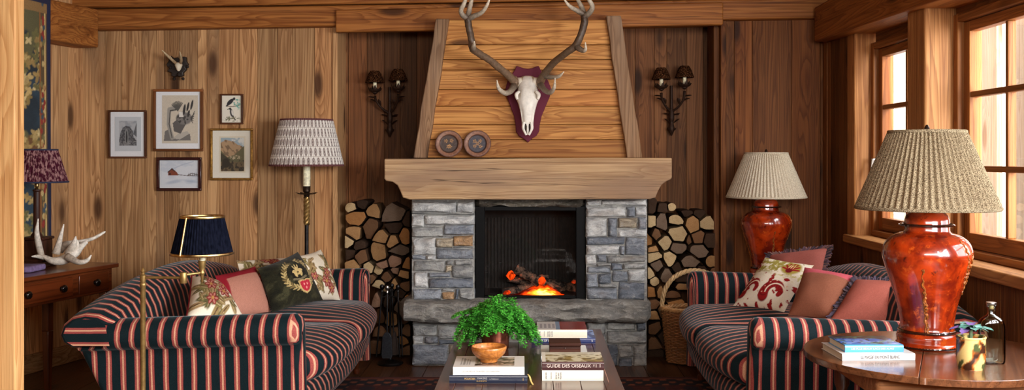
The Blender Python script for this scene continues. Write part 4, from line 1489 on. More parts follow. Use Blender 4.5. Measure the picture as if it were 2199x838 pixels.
pillow('dusty pink cushion with a dark fringe leaning against the back of the right sofa', [(1652, 548), (1781, 532), (1766, 602), (1640, 618)], [5.92, 5.72, 5.62, 5.78], 0.055, pink(S(150, 84, 74), None, 3), M['linen'], fringe=[DK, S(92, 70, 80), S(120, 88, 84)])
pillow('cream cushion printed with red paisleys and olive foliage on the right sofa', [(1643, 553), (1748, 570), (1684, 671), (1574, 657)], [5.62, 5.42, 5.28, 5.52], 0.06, suzani, M['linen'], 110)
pillow('dusty pink cushion with a bright pink top border in the middle of the right sofa', [(1728, 574), (1842, 594), (1795, 690), (1692, 678)], [5.30, 5.12, 4.95, 5.12], 0.075, pink(S(148, 92, 70), S(196, 88, 98), 5), M['linen'])
pillow('salmon pink cushion with a dark fringed edge behind the near arm of the right sofa', [(1838, 600), (1930, 606), (1945, 706), (1772, 700)], [5.06, 4.94, 4.78, 4.90], 0.08, pink(S(170, 94, 80), None, 8), M['linen'], fringe=[DK, S(84, 74, 92), S(110, 92, 96)])
# ------------------------------------------------------------------ pictures
def picture(label, px, fw, fmat, mat_w, paint, image_rect=None, matc=(224, 226, 228), n=(70, 90), grp='framed pictures on the plank wall', d=6.745):
    """px = outer rectangle in the photo; image_rect the picture inside the mount"""
    a, b = P(px[0], px[3], d), P(px[2], px[1], d)
    x0, x1, z0, z1 = a.x, b.x, a.z, b.z
    o = thing('framed_picture', label, 'picture', ((x0 + x1) / 2, d, z0), grp)
    mb = MB()
    y0, y1 = d - 0.022, d + 0.002
    for (p, q, r, s, ax) in ((x0, x1, z1 - fw, z1, 'x'), (x0, x1, z0, z0 + fw, 'x'), (x0, x0 + fw, z0 + fw, z1 - fw, 'z'), (x1 - fw, x1, z0 + fw, z1 - fw, 'z')):
        box(mb, p, q, y0, y1, r, s, ax, 0.5, 0)
    mb.build('frame', fmat, o, bevel=0.003)
    mb = MB()
    box(mb, x0 + fw, x1 - fw, d - 0.008, d, z0 + fw, z1 - fw)
    for i in range(len(mb.c)): mb.c[i] = S(*matc)
    if image_rect is not None:
        mb.build('mount', M['paper'], o)
        c, e = P(image_rect[0], image_rect[3], d), P(image_rect[2], image_rect[1], d)
        i0, i1, j0, j1 = c.x, e.x, c.z, e.z
    else:
        i0, i1, j0, j1 = x0 + fw + mat_w, x1 - fw - mat_w, z0 + fw + mat_w, z1 - fw - mat_w
        mb.build('mount', M['paper'], o)
    mb = MB()
    grid(mb, lambda u, v: (i0 + (i1 - i0) * u, d - 0.0095, j0 + (j1 - j0) * v), n[0], n[1], paint)
    mb.build('print', M['paper'], o)
    return o


def art_rock(u, v):
    C = base_col(u, S(190, 196, 200))
    inner = poly_mask(u, v, [(.16, .16), (.84, .16), (.84, .88), (.16, .88)])
    D = base_col(u, S(150, 156, 162))
    D = lay(D, sm(fbm(u * 9, v * 9, 3), 0.45, 0.65) * 0.5, S(190, 192, 194))
    rock = poly_mask(u, v, [(.16, .3), (.22, .55), (.3, .68), (.42, .74), (.58, .71), (.68, .58), (.72, .4), (.84, .3), (.84, .16), (.16, .16)])
    D = lay(D, rock, S(70, 72, 76))
    D = lay(D, rock * sm(fbm(u * 22, v * 22, 8), 0.5, 0.6) * 0.8, S(112, 114, 116))
    D = lay(D, ell(u, v, .45, .42, .07, .24), S(132, 134, 134))
    D = lay(D, ell(u, v, .45, .40, .03, .2), S(36, 38, 40))
    D = lay(D, poly_mask(u, v, [(.7, .5), (.84, .86), (.84, .4)]) * 0.8, S(56, 58, 62))
    D = lay(D, (v < 0.3) * sm(fbm(u * 26, v * 40, 5), 0.45, 0.6) * 0.7, S(150, 150, 148))
    C = C * (1 - inner[:, None]) + D * inner[:, None]
    return C


def art_bouquet(u, v):
    C = base_col(u, S(200, 190, 172))
    C *= (0.9 + 0.2 * fbm(u * 70, v * 70, 2, 2))[:, None]
    g, dk = S(126, 122, 118), S(62, 60, 58)
    C = lay(C, poly_mask(u, v, [(.05, .05), (.08, .25), (.2, .3), (.35, .1), (.78, .2), (.8, .06)]), S(112, 108, 104))
    C = lay(C, poly_mask(u, v, [(.3, .1), (.5, .08), (.76, .2), (.7, .26), (.45, .2)]), S(176, 170, 160))
    C = lay(C, seg(u, v, [(.28, .12), (.18, .4), (.2, .7), (.4, .74)], 0.05), S(150, 146, 138))
    C = lay(C, seg(u, v, [(.28, .12), (.2, .4), (.23, .68), (.4, .7)], 0.012), dk)
    C = lay(C, poly_mask(u, v, [(.33, .25), (.3, .42), (.42, .5), (.68, .42), (.52, .2)]), S(92, 88, 86))
    C = lay(C, ell(u, v, .62, .52, .22, .13), S(120, 116, 112))
    C = lay(C, ell(u, v, .62, .52, .22, .13) * sm(fbm(u * 20, v * 20, 6), .48, .56), dk)
    C = lay(C, poly_mask(u, v, [(.48, .55), (.6, .55), (.6, .64), (.48, .66)]), S(216, 212, 204))
    for x, y, w, h, r in ((.62, .7, .035, .12, -.2), (.72, .76, .03, .1, -.3), (.83, .8, .03, .11, -.3), (.74, .62, .03, .08, -.3)):
        C = lay(C, ell(u, v, x, y, w, h, r), S(48, 46, 46))
    for q in range(9):
        a = 0.9 + q * 0.2
        C = lay(C, seg(u, v, [(.44, .68), (.44 + .2 * math.cos(a), .7 + .17 * math.sin(a))], 0.013), S(86, 84, 80))
    for q in range(6): C = lay(C, seg(u, v, [(.8, .5), (.86 + .01 * q, .42 + .05 * q)], 0.008), dk)
    return C


def art_birds(u, v):
    C = base_col(u, S(224, 218, 202))
    C = lay(C, seg(u, v, [(.25, .62), (.55, .6), (.9, .66)], .014), S(110, 92, 70))
    C = lay(C, sm(fbm(u * 16, v * 16, 4), .5, .6) * ell(u, v, .78, .72, .2, .22, 0, .4), S(110, 164, 150))
    C = lay(C, ell(u, v, .42, .78, .2, .085, .55), S(34, 34, 40)); C = lay(C, ell(u, v, .62, .9, .07, .055, .3), S(40, 40, 46))
    C = lay(C, ell(u, v, .28, .66, .1, .035, .5), S(40, 40, 46))
    C = lay(C, ell(u, v, .5, .36, .09, .16, .35), S(52, 50, 54)); C = lay(C, ell(u, v, .54, .36, .05, .12, .35), S(214, 210, 200))
    C = lay(C, ell(u, v, .42, .52, .06, .045), S(40, 40, 44)); C = lay(C, seg(u, v, [(.36, .52), (.28, .5)], .014), S(60, 56, 50))
    C = lay(C, seg(u, v, [(.56, .24), (.68, .1)], .03), S(50, 48, 52))
    C = lay(C, sm(fbm(u * 20, v * 20, 9), .45, .6) * ell(u, v, .5, .13, .42, .1, 0, .4), S(120, 118, 92))
    return C


def art_valley(u, v):
    C = base_col(u, S(214, 204, 180))
    i = poly_mask(u, v, [(.05, .035), (.95, .035), (.95, .965), (.05, .965)])
    D = base_col(u, S(150, 166, 174))
    D = lay(D, sm(fbm(u * 6, v * 9, 3), .45, .65), S(206, 206, 198))
    r = 0.78 + 0.09 * np.sin(u * 5) + 0.06 * fbm(u * 9, v * 0, 2)
    D = lay(D, (v < r) * 1.0, S(170, 140, 106))
    D = lay(D, (v < r) * sm(fbm(u * 12 + v * 8, v * 10, 6), .48, .6), S(120, 98, 74))
    D = lay(D, poly_mask(u, v, [(.95, .74), (.6, .5), (.3, .42), (.05, .62), (.05, .3), (.95, .3)]), S(98, 92, 64))
    D = lay(D, poly_mask(u, v, [(.05, .55), (.3, .42), (.45, .34), (.05, .3)]), S(64, 58, 42))
    D = lay(D, ell(u, v, .6, .42, .22, .06) * sm(fbm(u * 30, v * 30, 3), .45, .55), S(176, 160, 130))
    D = lay(D, (v < .3) * 1.0, S(104, 88, 62))
    D = lay(D, (v < .34) * sm(fbm(u * 14, v * 14, 12), .5, .58), S(52, 44, 32))
    D = lay(D, ell(u, v, .25, .26, .15, .13), S(46, 40, 28))
    return C * (1 - i[:, None]) + D * i[:, None]


def art_snow(u, v):
    C = base_col(u, S(206, 210, 216))
    C = lay(C, sm(fbm(u * 4, v * 6, 3), .5, .7) * .5, S(176, 186, 200))
    C = lay(C, seg(u, v, [(.3, .68), (.6, .86), (.85, .96)], .02) * .6, S(160, 172, 190))
    C = lay(C, ell(u, v, .35, .2, .2, .06, .3, .6) * .6, S(150, 164, 186)); C = lay(C, ell(u, v, .8, .22, .2, .05, -.2, .6) * .6, S(150, 164, 186))
    C = lay(C, poly_mask(u, v, [(.2, .44), (.2, .58), (.3, .7), (.4, .6), (.44, .54), (.46, .44)]), S(124, 62, 42))
    C = lay(C, poly_mask(u, v, [(.17, .56), (.3, .72), (.38, .6), (.36, .58), (.29, .66), (.2, .54)]), S(70, 46, 42))
    C = lay(C, seg(u, v, [(.46, .47), (.7, .43), (.98, .42)], .012), S(80, 66, 62))
    C = lay(C, seg(u, v, [(.72, .46), (.82, .52), (.98, .46)], .014), S(96, 92, 92))
    for q in range(5): C = lay(C, seg(u, v, [(.73 + q * .05, .42), (.74 + q * .05, .53)], .007), S(110, 100, 96))
    C = lay(C, poly_mask(u, v, [(.22, .46), (.27, .46), (.27, .53), (.22, .53)]), S(60, 34, 30))
    return C


picture('small grey rock engraving in a thin dark frame, leftmost of the wall pictures', (235, 237, 316, 340), 0.012, MW['frame'], 0, art_rock, (248, 251, 304, 325))
picture('tall grey bouquet print in a cherry frame above the snow scene', (331, 192, 437, 325), 0.017, MW['frame2'], 0, art_bouquet, (349, 205, 426, 308), n=(90, 110))
picture('smallest print, of two dark birds, in a narrow dark frame', (474, 202, 523, 267), 0.011, MW['frame'], 0, art_birds, (478, 207, 519, 263), (214, 208, 194), (60, 80))
picture('brown mountain valley picture in a gold frame, beside the tall floor lamp', (453, 276, 544, 387), 0.015, M['gold'], 0, art_valley, (472, 293, 528, 371), (222, 216, 200), (70, 90))
picture('snowy chalet picture in a dark red frame, lowest of the group', (338, 338, 434, 410), 0.020, M['darkframe'], 0, art_snow, (346, 345, 428, 402), n=(100, 70))

# ------------------------------------------------------------------ roe skull on a carved plaque
o = thing('roe_skull_plaque', 'small roe deer skull with short horns on a carved black plaque', 'trophy', tuple(P(382, 170, 6.74)))
d = 6.745
mb = MB()
out = [(361, 122), (366, 130), (360, 140), (366, 148), (362, 154), (371, 157), (371, 164), (378, 166), (383, 163), (390, 166), (397, 163), (396, 157), (403, 150), (401, 145), (407, 139), (403, 133), (402, 123), (396, 122), (390, 128), (384, 124), (376, 126), (370, 121)]
prism(mb, [(P(x, y, d).x, P(x, y, d).z) for x, y in out], d - 0.03, d)
for x, y, r in ((374, 169, .011), (393, 169, .011), (384, 160, .014), (366, 145, .012), (402, 143, .012), (384, 150, .012)):
    p = P(x, y, d - 0.03)
    lathe(mb, [(0.001, -r), (r * .7, -r * .7), (r, 0), (r * .7, r * .7), (0.001, r)], p, 12)
mb.build('plaque', M['mount'], o, bevel=0.004, smooth=True, angle=40)
mb = MB()
prof = [(134, 3), (136, 7), (140, 8), (144, 6.5), (149, 4.5), (153, 2)]
loops = []
for i, (y, r) in enumerate(prof):
    c = P(383.5, y, 6.70 - 0.004 * i)
    rr = r / F * 6.7
    loops.append([(c.x + rr * math.cos(a), c.y + rr * 1.2 * math.sin(a), c.z) for a in np.linspace(0, 2 * PI, 14, endpoint=False)])
sweep(mb, loops, True, True, True, S(206, 194, 170))
mb.build('skull', M['bone'], o)
for pts in ([(380, 138, 6.69), (372, 131, 6.66), (360, 120, 6.62), (348, 108, 6.58)], [(387, 137, 6.69), (389, 130, 6.66), (388, 121, 6.62), (386, 111, 6.58)]):
    mb = MB()
    tube(mb, [P(*p) for p in pts], [0.011, 0.010, 0.008, 0.003], 10, 5, S(122, 92, 62), S(196, 176, 140))
    p = P(*pts[1])
    tube(mb, [p, p + Vector((-0.01, -0.03, 0.03))], [0.006, 0.002], 8, 3, S(122, 92, 62), S(200, 180, 150))
    mb.build('horn', M['antler'], o)

# ------------------------------------------------------------------ stag skull with great antlers
o = thing('stag_skull', 'white stag skull with tall branching antlers on a plum shield', 'trophy', tuple(P(1134, 306, 6.49)))
dp = 6.495
out = [(1109, 142), (1116, 144), (1124, 147), (1134, 148.5), (1143, 147), (1150, 144), (1157, 142), (1160, 149), (1167, 160), (1177, 174), (1183, 190), (1181, 207), (1172, 228), (1163, 250), (1159, 268), (1158, 282), (1152, 292), (1144, 297), (1138, 302), (1134, 307),
       (1129, 302), (1123, 297), (1114, 292), (1108, 283), (1107, 268), (1104, 250), (1096, 228), (1088, 207), (1086, 190), (1090, 174), (1100, 159), (1106, 150)]
mb = MB()
prism(mb, [(P(x, y, dp).x, P(x, y, dp).z) for x, y in out], dp - 0.025, dp)
mb.build('shield', M['plum'], o, bevel=0.006, seg=3, angle=40)
mb = MB()
prof = [(163, 9, .02, 6.44), (166, 15, .035, 6.43), (172, 18, .05, 6.42), (180, 19, .06, 6.405), (190, 21, .065, 6.395), (198, 24, .066, 6.385), (207, 25, .062, 6.38), (215, 23.5, .058, 6.375), (224, 20, .052, 6.37), (235, 17, .046, 6.365),
        (248, 14.5, .04, 6.36), (260, 13, .034, 6.355), (268, 12.5, .030, 6.352), (276, 11.5, .026, 6.352), (284, 9, .02, 6.355), (290, 5, .012, 6.36)]
loops, cols = [], []
for (y, hw, dh, dd) in prof:
    c = P(1133, y, dd)
    rx = hw / F * dd
    L = []
    for q in range(28):
        a = 2 * PI * q / 28
        sx, sy = math.cos(a), math.sin(a)
        k = abs(sx) ** 0.8 * math.copysign(1, sx)
        x, yy = c.x + rx * k, c.y - dh * sy * 0.9
        # hollows for the eyes and a groove beside the nose
        if 196 < y < 214 and abs(sx) > 0.55 and sy > 0: yy += 0.022; x -= math.copysign(0.006, sx)
        if 224 < y < 262 and 0.45 < abs(sx) < 0.85 and sy > 0: yy += 0.008
        L.append((x, yy, c.z))
        cc = np.array(S(238, 232, 220)) * (0.92 + 0.1 * random.random())
        if y < 175 and abs(sx) > .6: cc = np.array(S(178, 156, 128))
        cols.append(tuple(cc))
    loops.append(L)
sweep(mb, loops, True, True, True, None, cols)
for sx in (-1, 1):                                   # brow ridges and antler stubs
    tube(mb, [P(1133 + sx * 12, 176, 6.40), P(1133 + sx * 20, 177, 6.40), P(1133 + sx * 28, 179, 6.395)], [0.030, 0.032, 0.030], 12, 4, S(222, 212, 192), S(150, 124, 96))
    tube(mb, [P(1133 + sx * 17, 196, 6.34), P(1133 + sx * 24, 203, 6.345), P(1133 + sx * 22, 214, 6.34)], [0.008, 0.013, 0.008], 8, 4, S(234, 226, 212))
    tube(mb, [P(1133 + sx * 7.5, 262, 6.325), P(1133 + sx * 9, 275, 6.325), P(1133 + sx * 3, 290, 6.335)], [0.009, 0.011, 0.007], 8, 4, S(240, 234, 222))
tube(mb, [P(1133, 270, 6.318), P(1133, 280, 6.318), P(1133, 288, 6.33)], [0.006, 0.007, 0.005], 8, 4, S(240, 234, 222))
sk = mb.build('skull', M['bone'], o, angle=70)
for sx in (-1, 1):
    mb = MB()
    lathe(mb, [(0.001, -.017), (.008, -.012), (.011, 0), (.008, .012), (0.001, .016)], P(1133 + sx * 23.5, 204, 6.352), 14)
    mb.build('eye_socket', M['socket'], sk)
    mb = MB()
    tube(mb, [P(1133 + sx * 4.5, 266, 6.325), P(1133 + sx * 5, 275, 6.324), P(1133 + sx * 3, 285, 6.33)], [0.005, 0.009, 0.004], 8, 4)
    mb.build('nasal_hollow', M['socket'], sk)
BR, MID_, TIP = S(88, 66, 48), S(142, 116, 90), S(222, 208, 184)


def antler(main, tines):
    mb = MB()
    tube(mb, [P(*m[:3]) for m in main], [m[3] for m in main], 14, 8, S(120, 96, 74), S(62, 45, 32))
    # coronet of pearls
    for q in range(16):
        a = 2 * PI * q / 16
        c = P(*main[0][:3]) + Vector((0, 0.032 * math.cos(a), 0.034 * math.sin(a)))
        lathe(mb, [(0.001, -.010), (.010, 0), (0.001, .010)], c, 7, MID_)
    for i in range(len(mb.v)):
        p = mb.v[i]
        k = (float(fbm(p[0] * 60 + p[2] * 20, p[2] * 60, 7, 2)) - .5) * 0.006
        mb.v[i] = (p[0] + k, p[1] + k, p[2] + k)
    ob = mb.build('antler', M['antler'], o, angle=0)
    for t in tines:
        mb = MB()
        pts = [P(*m[:3]) for m in t]
        tube(mb, pts, [m[3] for m in t], 12, 7, S(74, 55, 40), TIP)
        mb.build('tine', M['antler'], ob, angle=0)


antler([(1108, 178, 6.39, .028), (1084, 156, 6.30, .024), (1054, 131, 6.20, .022), (1027, 114, 6.12, .022), (1015, 104, 6.08, .023), (1013, 88, 6.06, .021), (1008, 65, 6.06, .021), (1005, 44, 6.06, .023), (1005, 36, 6.06, .021)],
       [[(1104, 184, 6.37, .024), (1096, 196, 6.30, .019), (1084, 200, 6.22, .016), (1071, 190, 6.14, .012), (1067, 172, 6.10, .003)],
        [(1016, 106, 6.08, .018), (1017, 98, 6.03, .014), (1018.5, 89, 5.98, .003)],
        [(1005, 40, 6.06, .018), (994, 33, 6.04, .016), (990, 22, 6.02, .014), (998, 4, 6.0, .012), (1006, -22, 5.98, .003)],
        [(1005, 40, 6.06, .018), (1007, 26, 6.07, .016), (1011, 8, 6.08, .013), (1020, -24, 6.1, .003)],
        [(1005, 42, 6.06, .018), (1017, 35, 6.04, .016), (1034, 27, 6.01, .013), (1046, 11, 5.98, .010), (1053, -9, 5.96, .003)]])
antler([(1158, 179, 6.39, .028), (1169, 160, 6.32, .024), (1188, 136, 6.22, .022), (1214, 115, 6.12, .021), (1236, 98, 6.08, .023), (1248, 73, 6.06, .021), (1255, 48, 6.06, .023), (1254, 34, 6.06, .022)],
       [[(1161, 180, 6.37, .02), (1168, 192, 6.30, .018), (1181, 199, 6.22, .015), (1190, 188, 6.14, .011), (1192, 167, 6.10, .003)],
        [(1168, 163, 6.33, .018), (1183, 166, 6.28, .014), (1200, 164, 6.22, .011), (1211, 154, 6.18, .003)],
        [(1237, 100, 6.08, .02), (1250, 108, 6.02, .016), (1257, 106, 5.98, .011), (1257, 91, 5.95, .003)],
        [(1254, 36, 6.06, .02), (1266, 27, 6.04, .017), (1272, 14, 6.02, .015), (1264, -2, 6.0, .012), (1252, -24, 5.98, .003)],
        [(1254, 34, 6.06, .018), (1250, 18, 6.07, .016), (1243, 4, 6.08, .013), (1230, -20, 6.1, .003)],
        [(1253, 30, 6.06, .018), (1238, 22, 6.04, .015), (1222, 12, 6.01, .011), (1209, -5, 5.98, .003)]])

# ------------------------------------------------------------------ carved plates on the mantel
def plate_paint(blue):
    def f(r, a):
        C = base_col(r, S(140, 98, 76))
        C *= (0.86 + 0.2 * fbm(r * 30, a * 8, 3))[:, None]
        C = lay(C, ((r > .90)) * 1.0, S(104, 68, 54))
        C = lay(C, sm(r, .66, .64), S(62, 58, 66) if blue else S(66, 50, 44))
        C = lay(C, sm(np.abs(r - .66), .03, .015), S(86, 60, 50))
        x, y = r * np.cos(a), r * np.sin(a)
        fl = S(176, 132, 84)
        for cx, cy in (((-.2, .2), (.2, .22), (.22, -.18), (-.2, -.16), (.02, .03)) if blue else ((-.22, .22), (.18, .24), (0, -.16), (-.06, -.2), (.08, -.2))):
            for q in range(5):
                b = q * 2 * PI / 5
                C = lay(C, ell(x, y, cx + .09 * math.cos(b), cy + .09 * math.sin(b), .06, .032, b), fl)
            C = lay(C, ell(x, y, cx, cy, .035, .035), S(96, 62, 40))
        return C
    return f


for px, blue, lab in ((964, False, 'carved wooden plate with pale flowers on dark brown, leftmost on the mantel'), (1025, True, 'carved wooden plate with flowers on a bluish centre, nearer the stag skull')):
    c = P(px, 312, 6.44)
    R_ = 29.5 / F * 6.44
    c.z = 1.353 + R_ * math.cos(0.17) + 0.004
    o = thing('carved_plate', lab, 'plate', (c.x, c.y, 1.352), 'carved plates on the mantel')
    mb = MB()
    prof = [(0.0, .010), (.2, .010), (.4, .010), (.60, .010), (.66, .006), (.70, .001), (.88, -.004), (.96, -.004), (1.0, .002), (.97, .014), (.6, .022), (0.0, .024)]
    nA = 72
    rr = []
    for i in range(len(prof) - 4):
        for t in np.linspace(0, 1, 7)[:-1]: rr.append((prof[i][0] + (prof[i + 1][0] - prof[i][0]) * t, prof[i][1] + (prof[i + 1][1] - prof[i][1]) * t))
    rr += prof[-4:]
    pf = plate_paint(blue)
    loops, RA, AA = [], [], []
    for (r, y) in rr:
        L = []
        for j in range(nA):
            a = 2 * PI * j / nA
            q = Vector((R_ * r * math.cos(a), y, R_ * r * math.sin(a)))
            q = Matrix.Rotation(-0.17, 3, 'X') @ q
            L.append(c + q)
            RA.append(r); AA.append(a)
        loops.append(L)
    cols = pf(np.array(RA), np.array(AA))
    sweep(mb, loops, True, False, False, None, cols)
    mb.build('dish', M['antler'], o)

# ------------------------------------------------------------------ wall sconces in the niches
def sconce(label, cx, cyy, sh):
    d = 7.04
    ox = P(cx, cyy, d)
    o = thing('wall_sconce', label, 'sconce', tuple(ox), 'twin candle sconces')
    Q = lambda x, y, dd=0.0: P(cx + x, cyy + y, d - dd)
    mb = MB()
    tube(mb, [Q(0, -107, .015), Q(0, -60, .02), Q(0, -20, .02)], [.009, .011, .013], 10, 4)
    tube(mb, [Q(0, -60, .03), Q(0, -40, .035), Q(0, -28, .03), Q(0, -14, .03), Q(0, 0, .02)], [.012, .02, .014, .022, .006], 12, 6)
    # stem leaves
    for (x, y, a, s) in ((-8, -26, 2.4, .06), (8, -26, .7, .06), (-9, -44, 2.8, .05), (10, -44, .3, .05), (-6, -8, 2.2, .04), (6, -8, .9, .04), (14, -46, -.1, .035)):
        p = Q(x * .4, y, .035)
        tube(mb, [p, p + Vector((math.cos(a) * s * .6, -.01, math.sin(a) * s * .6)), p + Vector((math.cos(a) * s, -.005, math.sin(a) * s * .8))], [.006, .013, .002], 6, 4, flat=.35)
    st = mb.build('stem', M['rust'], o)
    for k, (x, y, dd) in enumerate(sh):
        sg = -1 if x < 0 else 1
        mb = MB()
        tube(mb, [Q(0, -50, .03), Q(x * .55, -62, .07), Q(x * .92, -78, .10), Q(x, y + 55, .12)], [.009, .008, .008, .010], 8, 6)
        # curling leaves on the arm
        for (fx, fy, a) in ((.6, -68, 1.9), (.85, -74, .5 if sg > 0 else 2.6), (.95, -84, 3.0 if sg < 0 else .2)):
            p = Q(x * fx, fy, .08)
            tube(mb, [p, p + Vector((math.cos(a) * .03, -.02, math.sin(a) * .03)), p + Vector((math.cos(a) * .055, -.01, math.sin(a) * .03))], [.006, .014, .002], 6, 4, flat=.35)
        ar = mb.build('arm', M['rust'], o)
        c = Q(x, y + 48, .12)
        mb = MB()
        for q in range(9):
            a = 2 * PI * q / 9
            dv = Vector((math.cos(a), math.sin(a), 0))
            tube(mb, [c, c + dv * .035 + Vector((0, 0, .018)), c + dv * .05 + Vector((0, 0, .052 if q % 2 else .035))], [.008, .016, .002], 6, 4, flat=.3)
        lathe(mb, [(.004, -.01), (.018, 0), (.022, .02), (.016, .026)], c, 14)
        mb.build('leaf_cup', M['rust'], o)
        mb = MB()
        lathe(mb, [(.012, .02), (.013, .03), (.013, .085), (.010, .09)], c, 14)
        mb.build('candle', M['candle'], o)
        mb = MB()
        b = Q(x, y + 26, .12); 
        lathe(mb, [(.064, 0), (.066, .004), (.045, .06), (.03, .082), (.028, .082), (.043, .058), (.062, .002)], b, 40, rf=lambda a, z: 1 + .02 * math.sin(a * 20), cap=False)
        mb.build('shade', M['wicker_shade'], o)
    return o


sconce('dark iron twin sconce with brown shades in the niche left of the hood', 837, 294, ((-32, -142, 0), (18, -146, 0)))
sconce('dark iron twin sconce with brown shades in the niche right of the hood', 1442, 291, ((-22, -146, 0), (28, -150, 0)))

# ------------------------------------------------------------------ tapestry on the left wall
def tap_paint(u, v):
    # u: towards the right edge of the photo, v upward
    C = base_col(u, S(34, 44, 52))
    W, H = 1.15, 1.75
    x, y = (1 - u) * W, v * H
    C = lay(C, sm(fbm(x * 5, y * 5, 2), .5, .62), S(44, 62, 74))
    C = lay(C, sm(fbm(x * 7 + 3, y * 6, 5), .55, .62), S(92, 88, 58))
    C = lay(C, sm(fbm(x * 6 + 8, y * 4, 15), .58, .66), S(104, 70, 40))
    R = random.Random(5)
    for k in range(420):
        cx, cy = R.uniform(.07, .45) if k < 330 else R.uniform(.4, 1.15), R.uniform(0, H)
        g = float(vn(cx * 6, cy * 5, 61))
        if g < .40: continue
        col = R.choice([S(182, 156, 100), S(160, 132, 78), S(198, 178, 126), S(140, 118, 66), S(110, 104, 62)])
        for q in range(5):
            a = q * 2 * PI / 5 + R.uniform(0, 1)
            l = R.uniform(.014, .032)
            C = lay(C, ell(x, y, cx + l * .7 * math.cos(a), cy + l * .7 * math.sin(a), l * .8, l * .42, a, .3), np.array(col) * R.uniform(.75, 1.1))
    # inner border: gold bands with flowers, then the navy edge
    C = lay(C, ((x < .105)) * 1.0, S(92, 74, 50))
    C = lay(C, ((x > .045) & (x < .06)) * 1.0, S(204, 174, 112)); C = lay(C, ((x > .095) & (x < .107)) * 1.0, S(140, 92, 48))
    C = lay(C, ((v > .94) & (v < .975)) * 1.0, S(140, 108, 66))
    for k in range(90):
        cy = R.uniform(0, H)
        C = lay(C, ell(x, y, .075 + R.uniform(-.02, .018), cy, .012, .018), R.choice([S(140, 50, 40), S(196, 172, 118), S(170, 136, 84), S(64, 80, 92), S(120, 112, 70)]))
    C = lay(C, np.maximum(1 - sm(x, .03, .036), sm(v, .974, .977)), S(30, 34, 62))
    return C


a0, a1 = Lw(6.16, 0.265), Lw(5.05, 0.265)
mb = MB()
grid(mb, lambda u, v: (a1.x + (a0.x - a1.x) * u + WN.x * .008 * math.sin(u * 22 + v * 2), a1.y + (a0.y - a1.y) * u + WN.y * .008 * math.sin(u * 22 + v * 2), .60 + 1.735 * v - (0.01 * u)), 240, 300, tap_paint)
n0 = len(mb.v)
tp = mb.build('tapestry', M['tapestry'], None)
sol = tp.modifiers.new('thickness', 'SOLIDIFY'); sol.thickness = 0.006
tag(tp, 'leafy blue and gold verdure tapestry with a navy edge hanging by the post', 'tapestry')
# ------------------------------------------------------------------ lamps
def pleated(c, prof, n_pl, amp, mat, o, name='lamp_shade', cap=False, seed=0, per=6):
    """pleated cloth shade: prof [(r,z)] bottom to top"""
    N = n_pl * per
    ph = [random.uniform(-.35, .35) for _ in range(n_pl)]
    loops = []
    L = []
    rows = 14
    zz = np.linspace(0, 1, rows)
    rs = np.interp(zz, np.linspace(0, 1, len(prof)), [p[0] for p in prof])
    zs = np.interp(zz, np.linspace(0, 1, len(prof)), [p[1] for p in prof])
    for r, z in zip(rs, zs):
        L = []
        for j in range(N):
            a = 2 * PI * j / N
            k = j // per
            w = math.sin(2 * PI * (j % per) / per + ph[k] * .6)
            rr = r + amp * w * (0.6 + .8 * abs(ph[k]))
            L.append((c[0] + rr * math.cos(a), c[1] + rr * math.sin(a), c[2] + z))
        loops.append(L)
    mb = MB()
    sweep(mb, loops)
    return mb.build(name, mat, o, angle=0)


def ring(o, name, c, r, tr, mat, flat=1.0, n=64):
    mb = MB()
    loops = []
    for j in range(n + 1):
        a = 2 * PI * j / n
        loops.append([(c[0] + (r + tr * math.cos(b)) * math.cos(a), c[1] + (r + tr * math.cos(b)) * math.sin(a), c[2] + tr * flat * math.sin(b)) for b in np.linspace(0, 2 * PI, 8, endpoint=False)])
    sweep(mb, loops)
    return mb.build(name, mat, o)


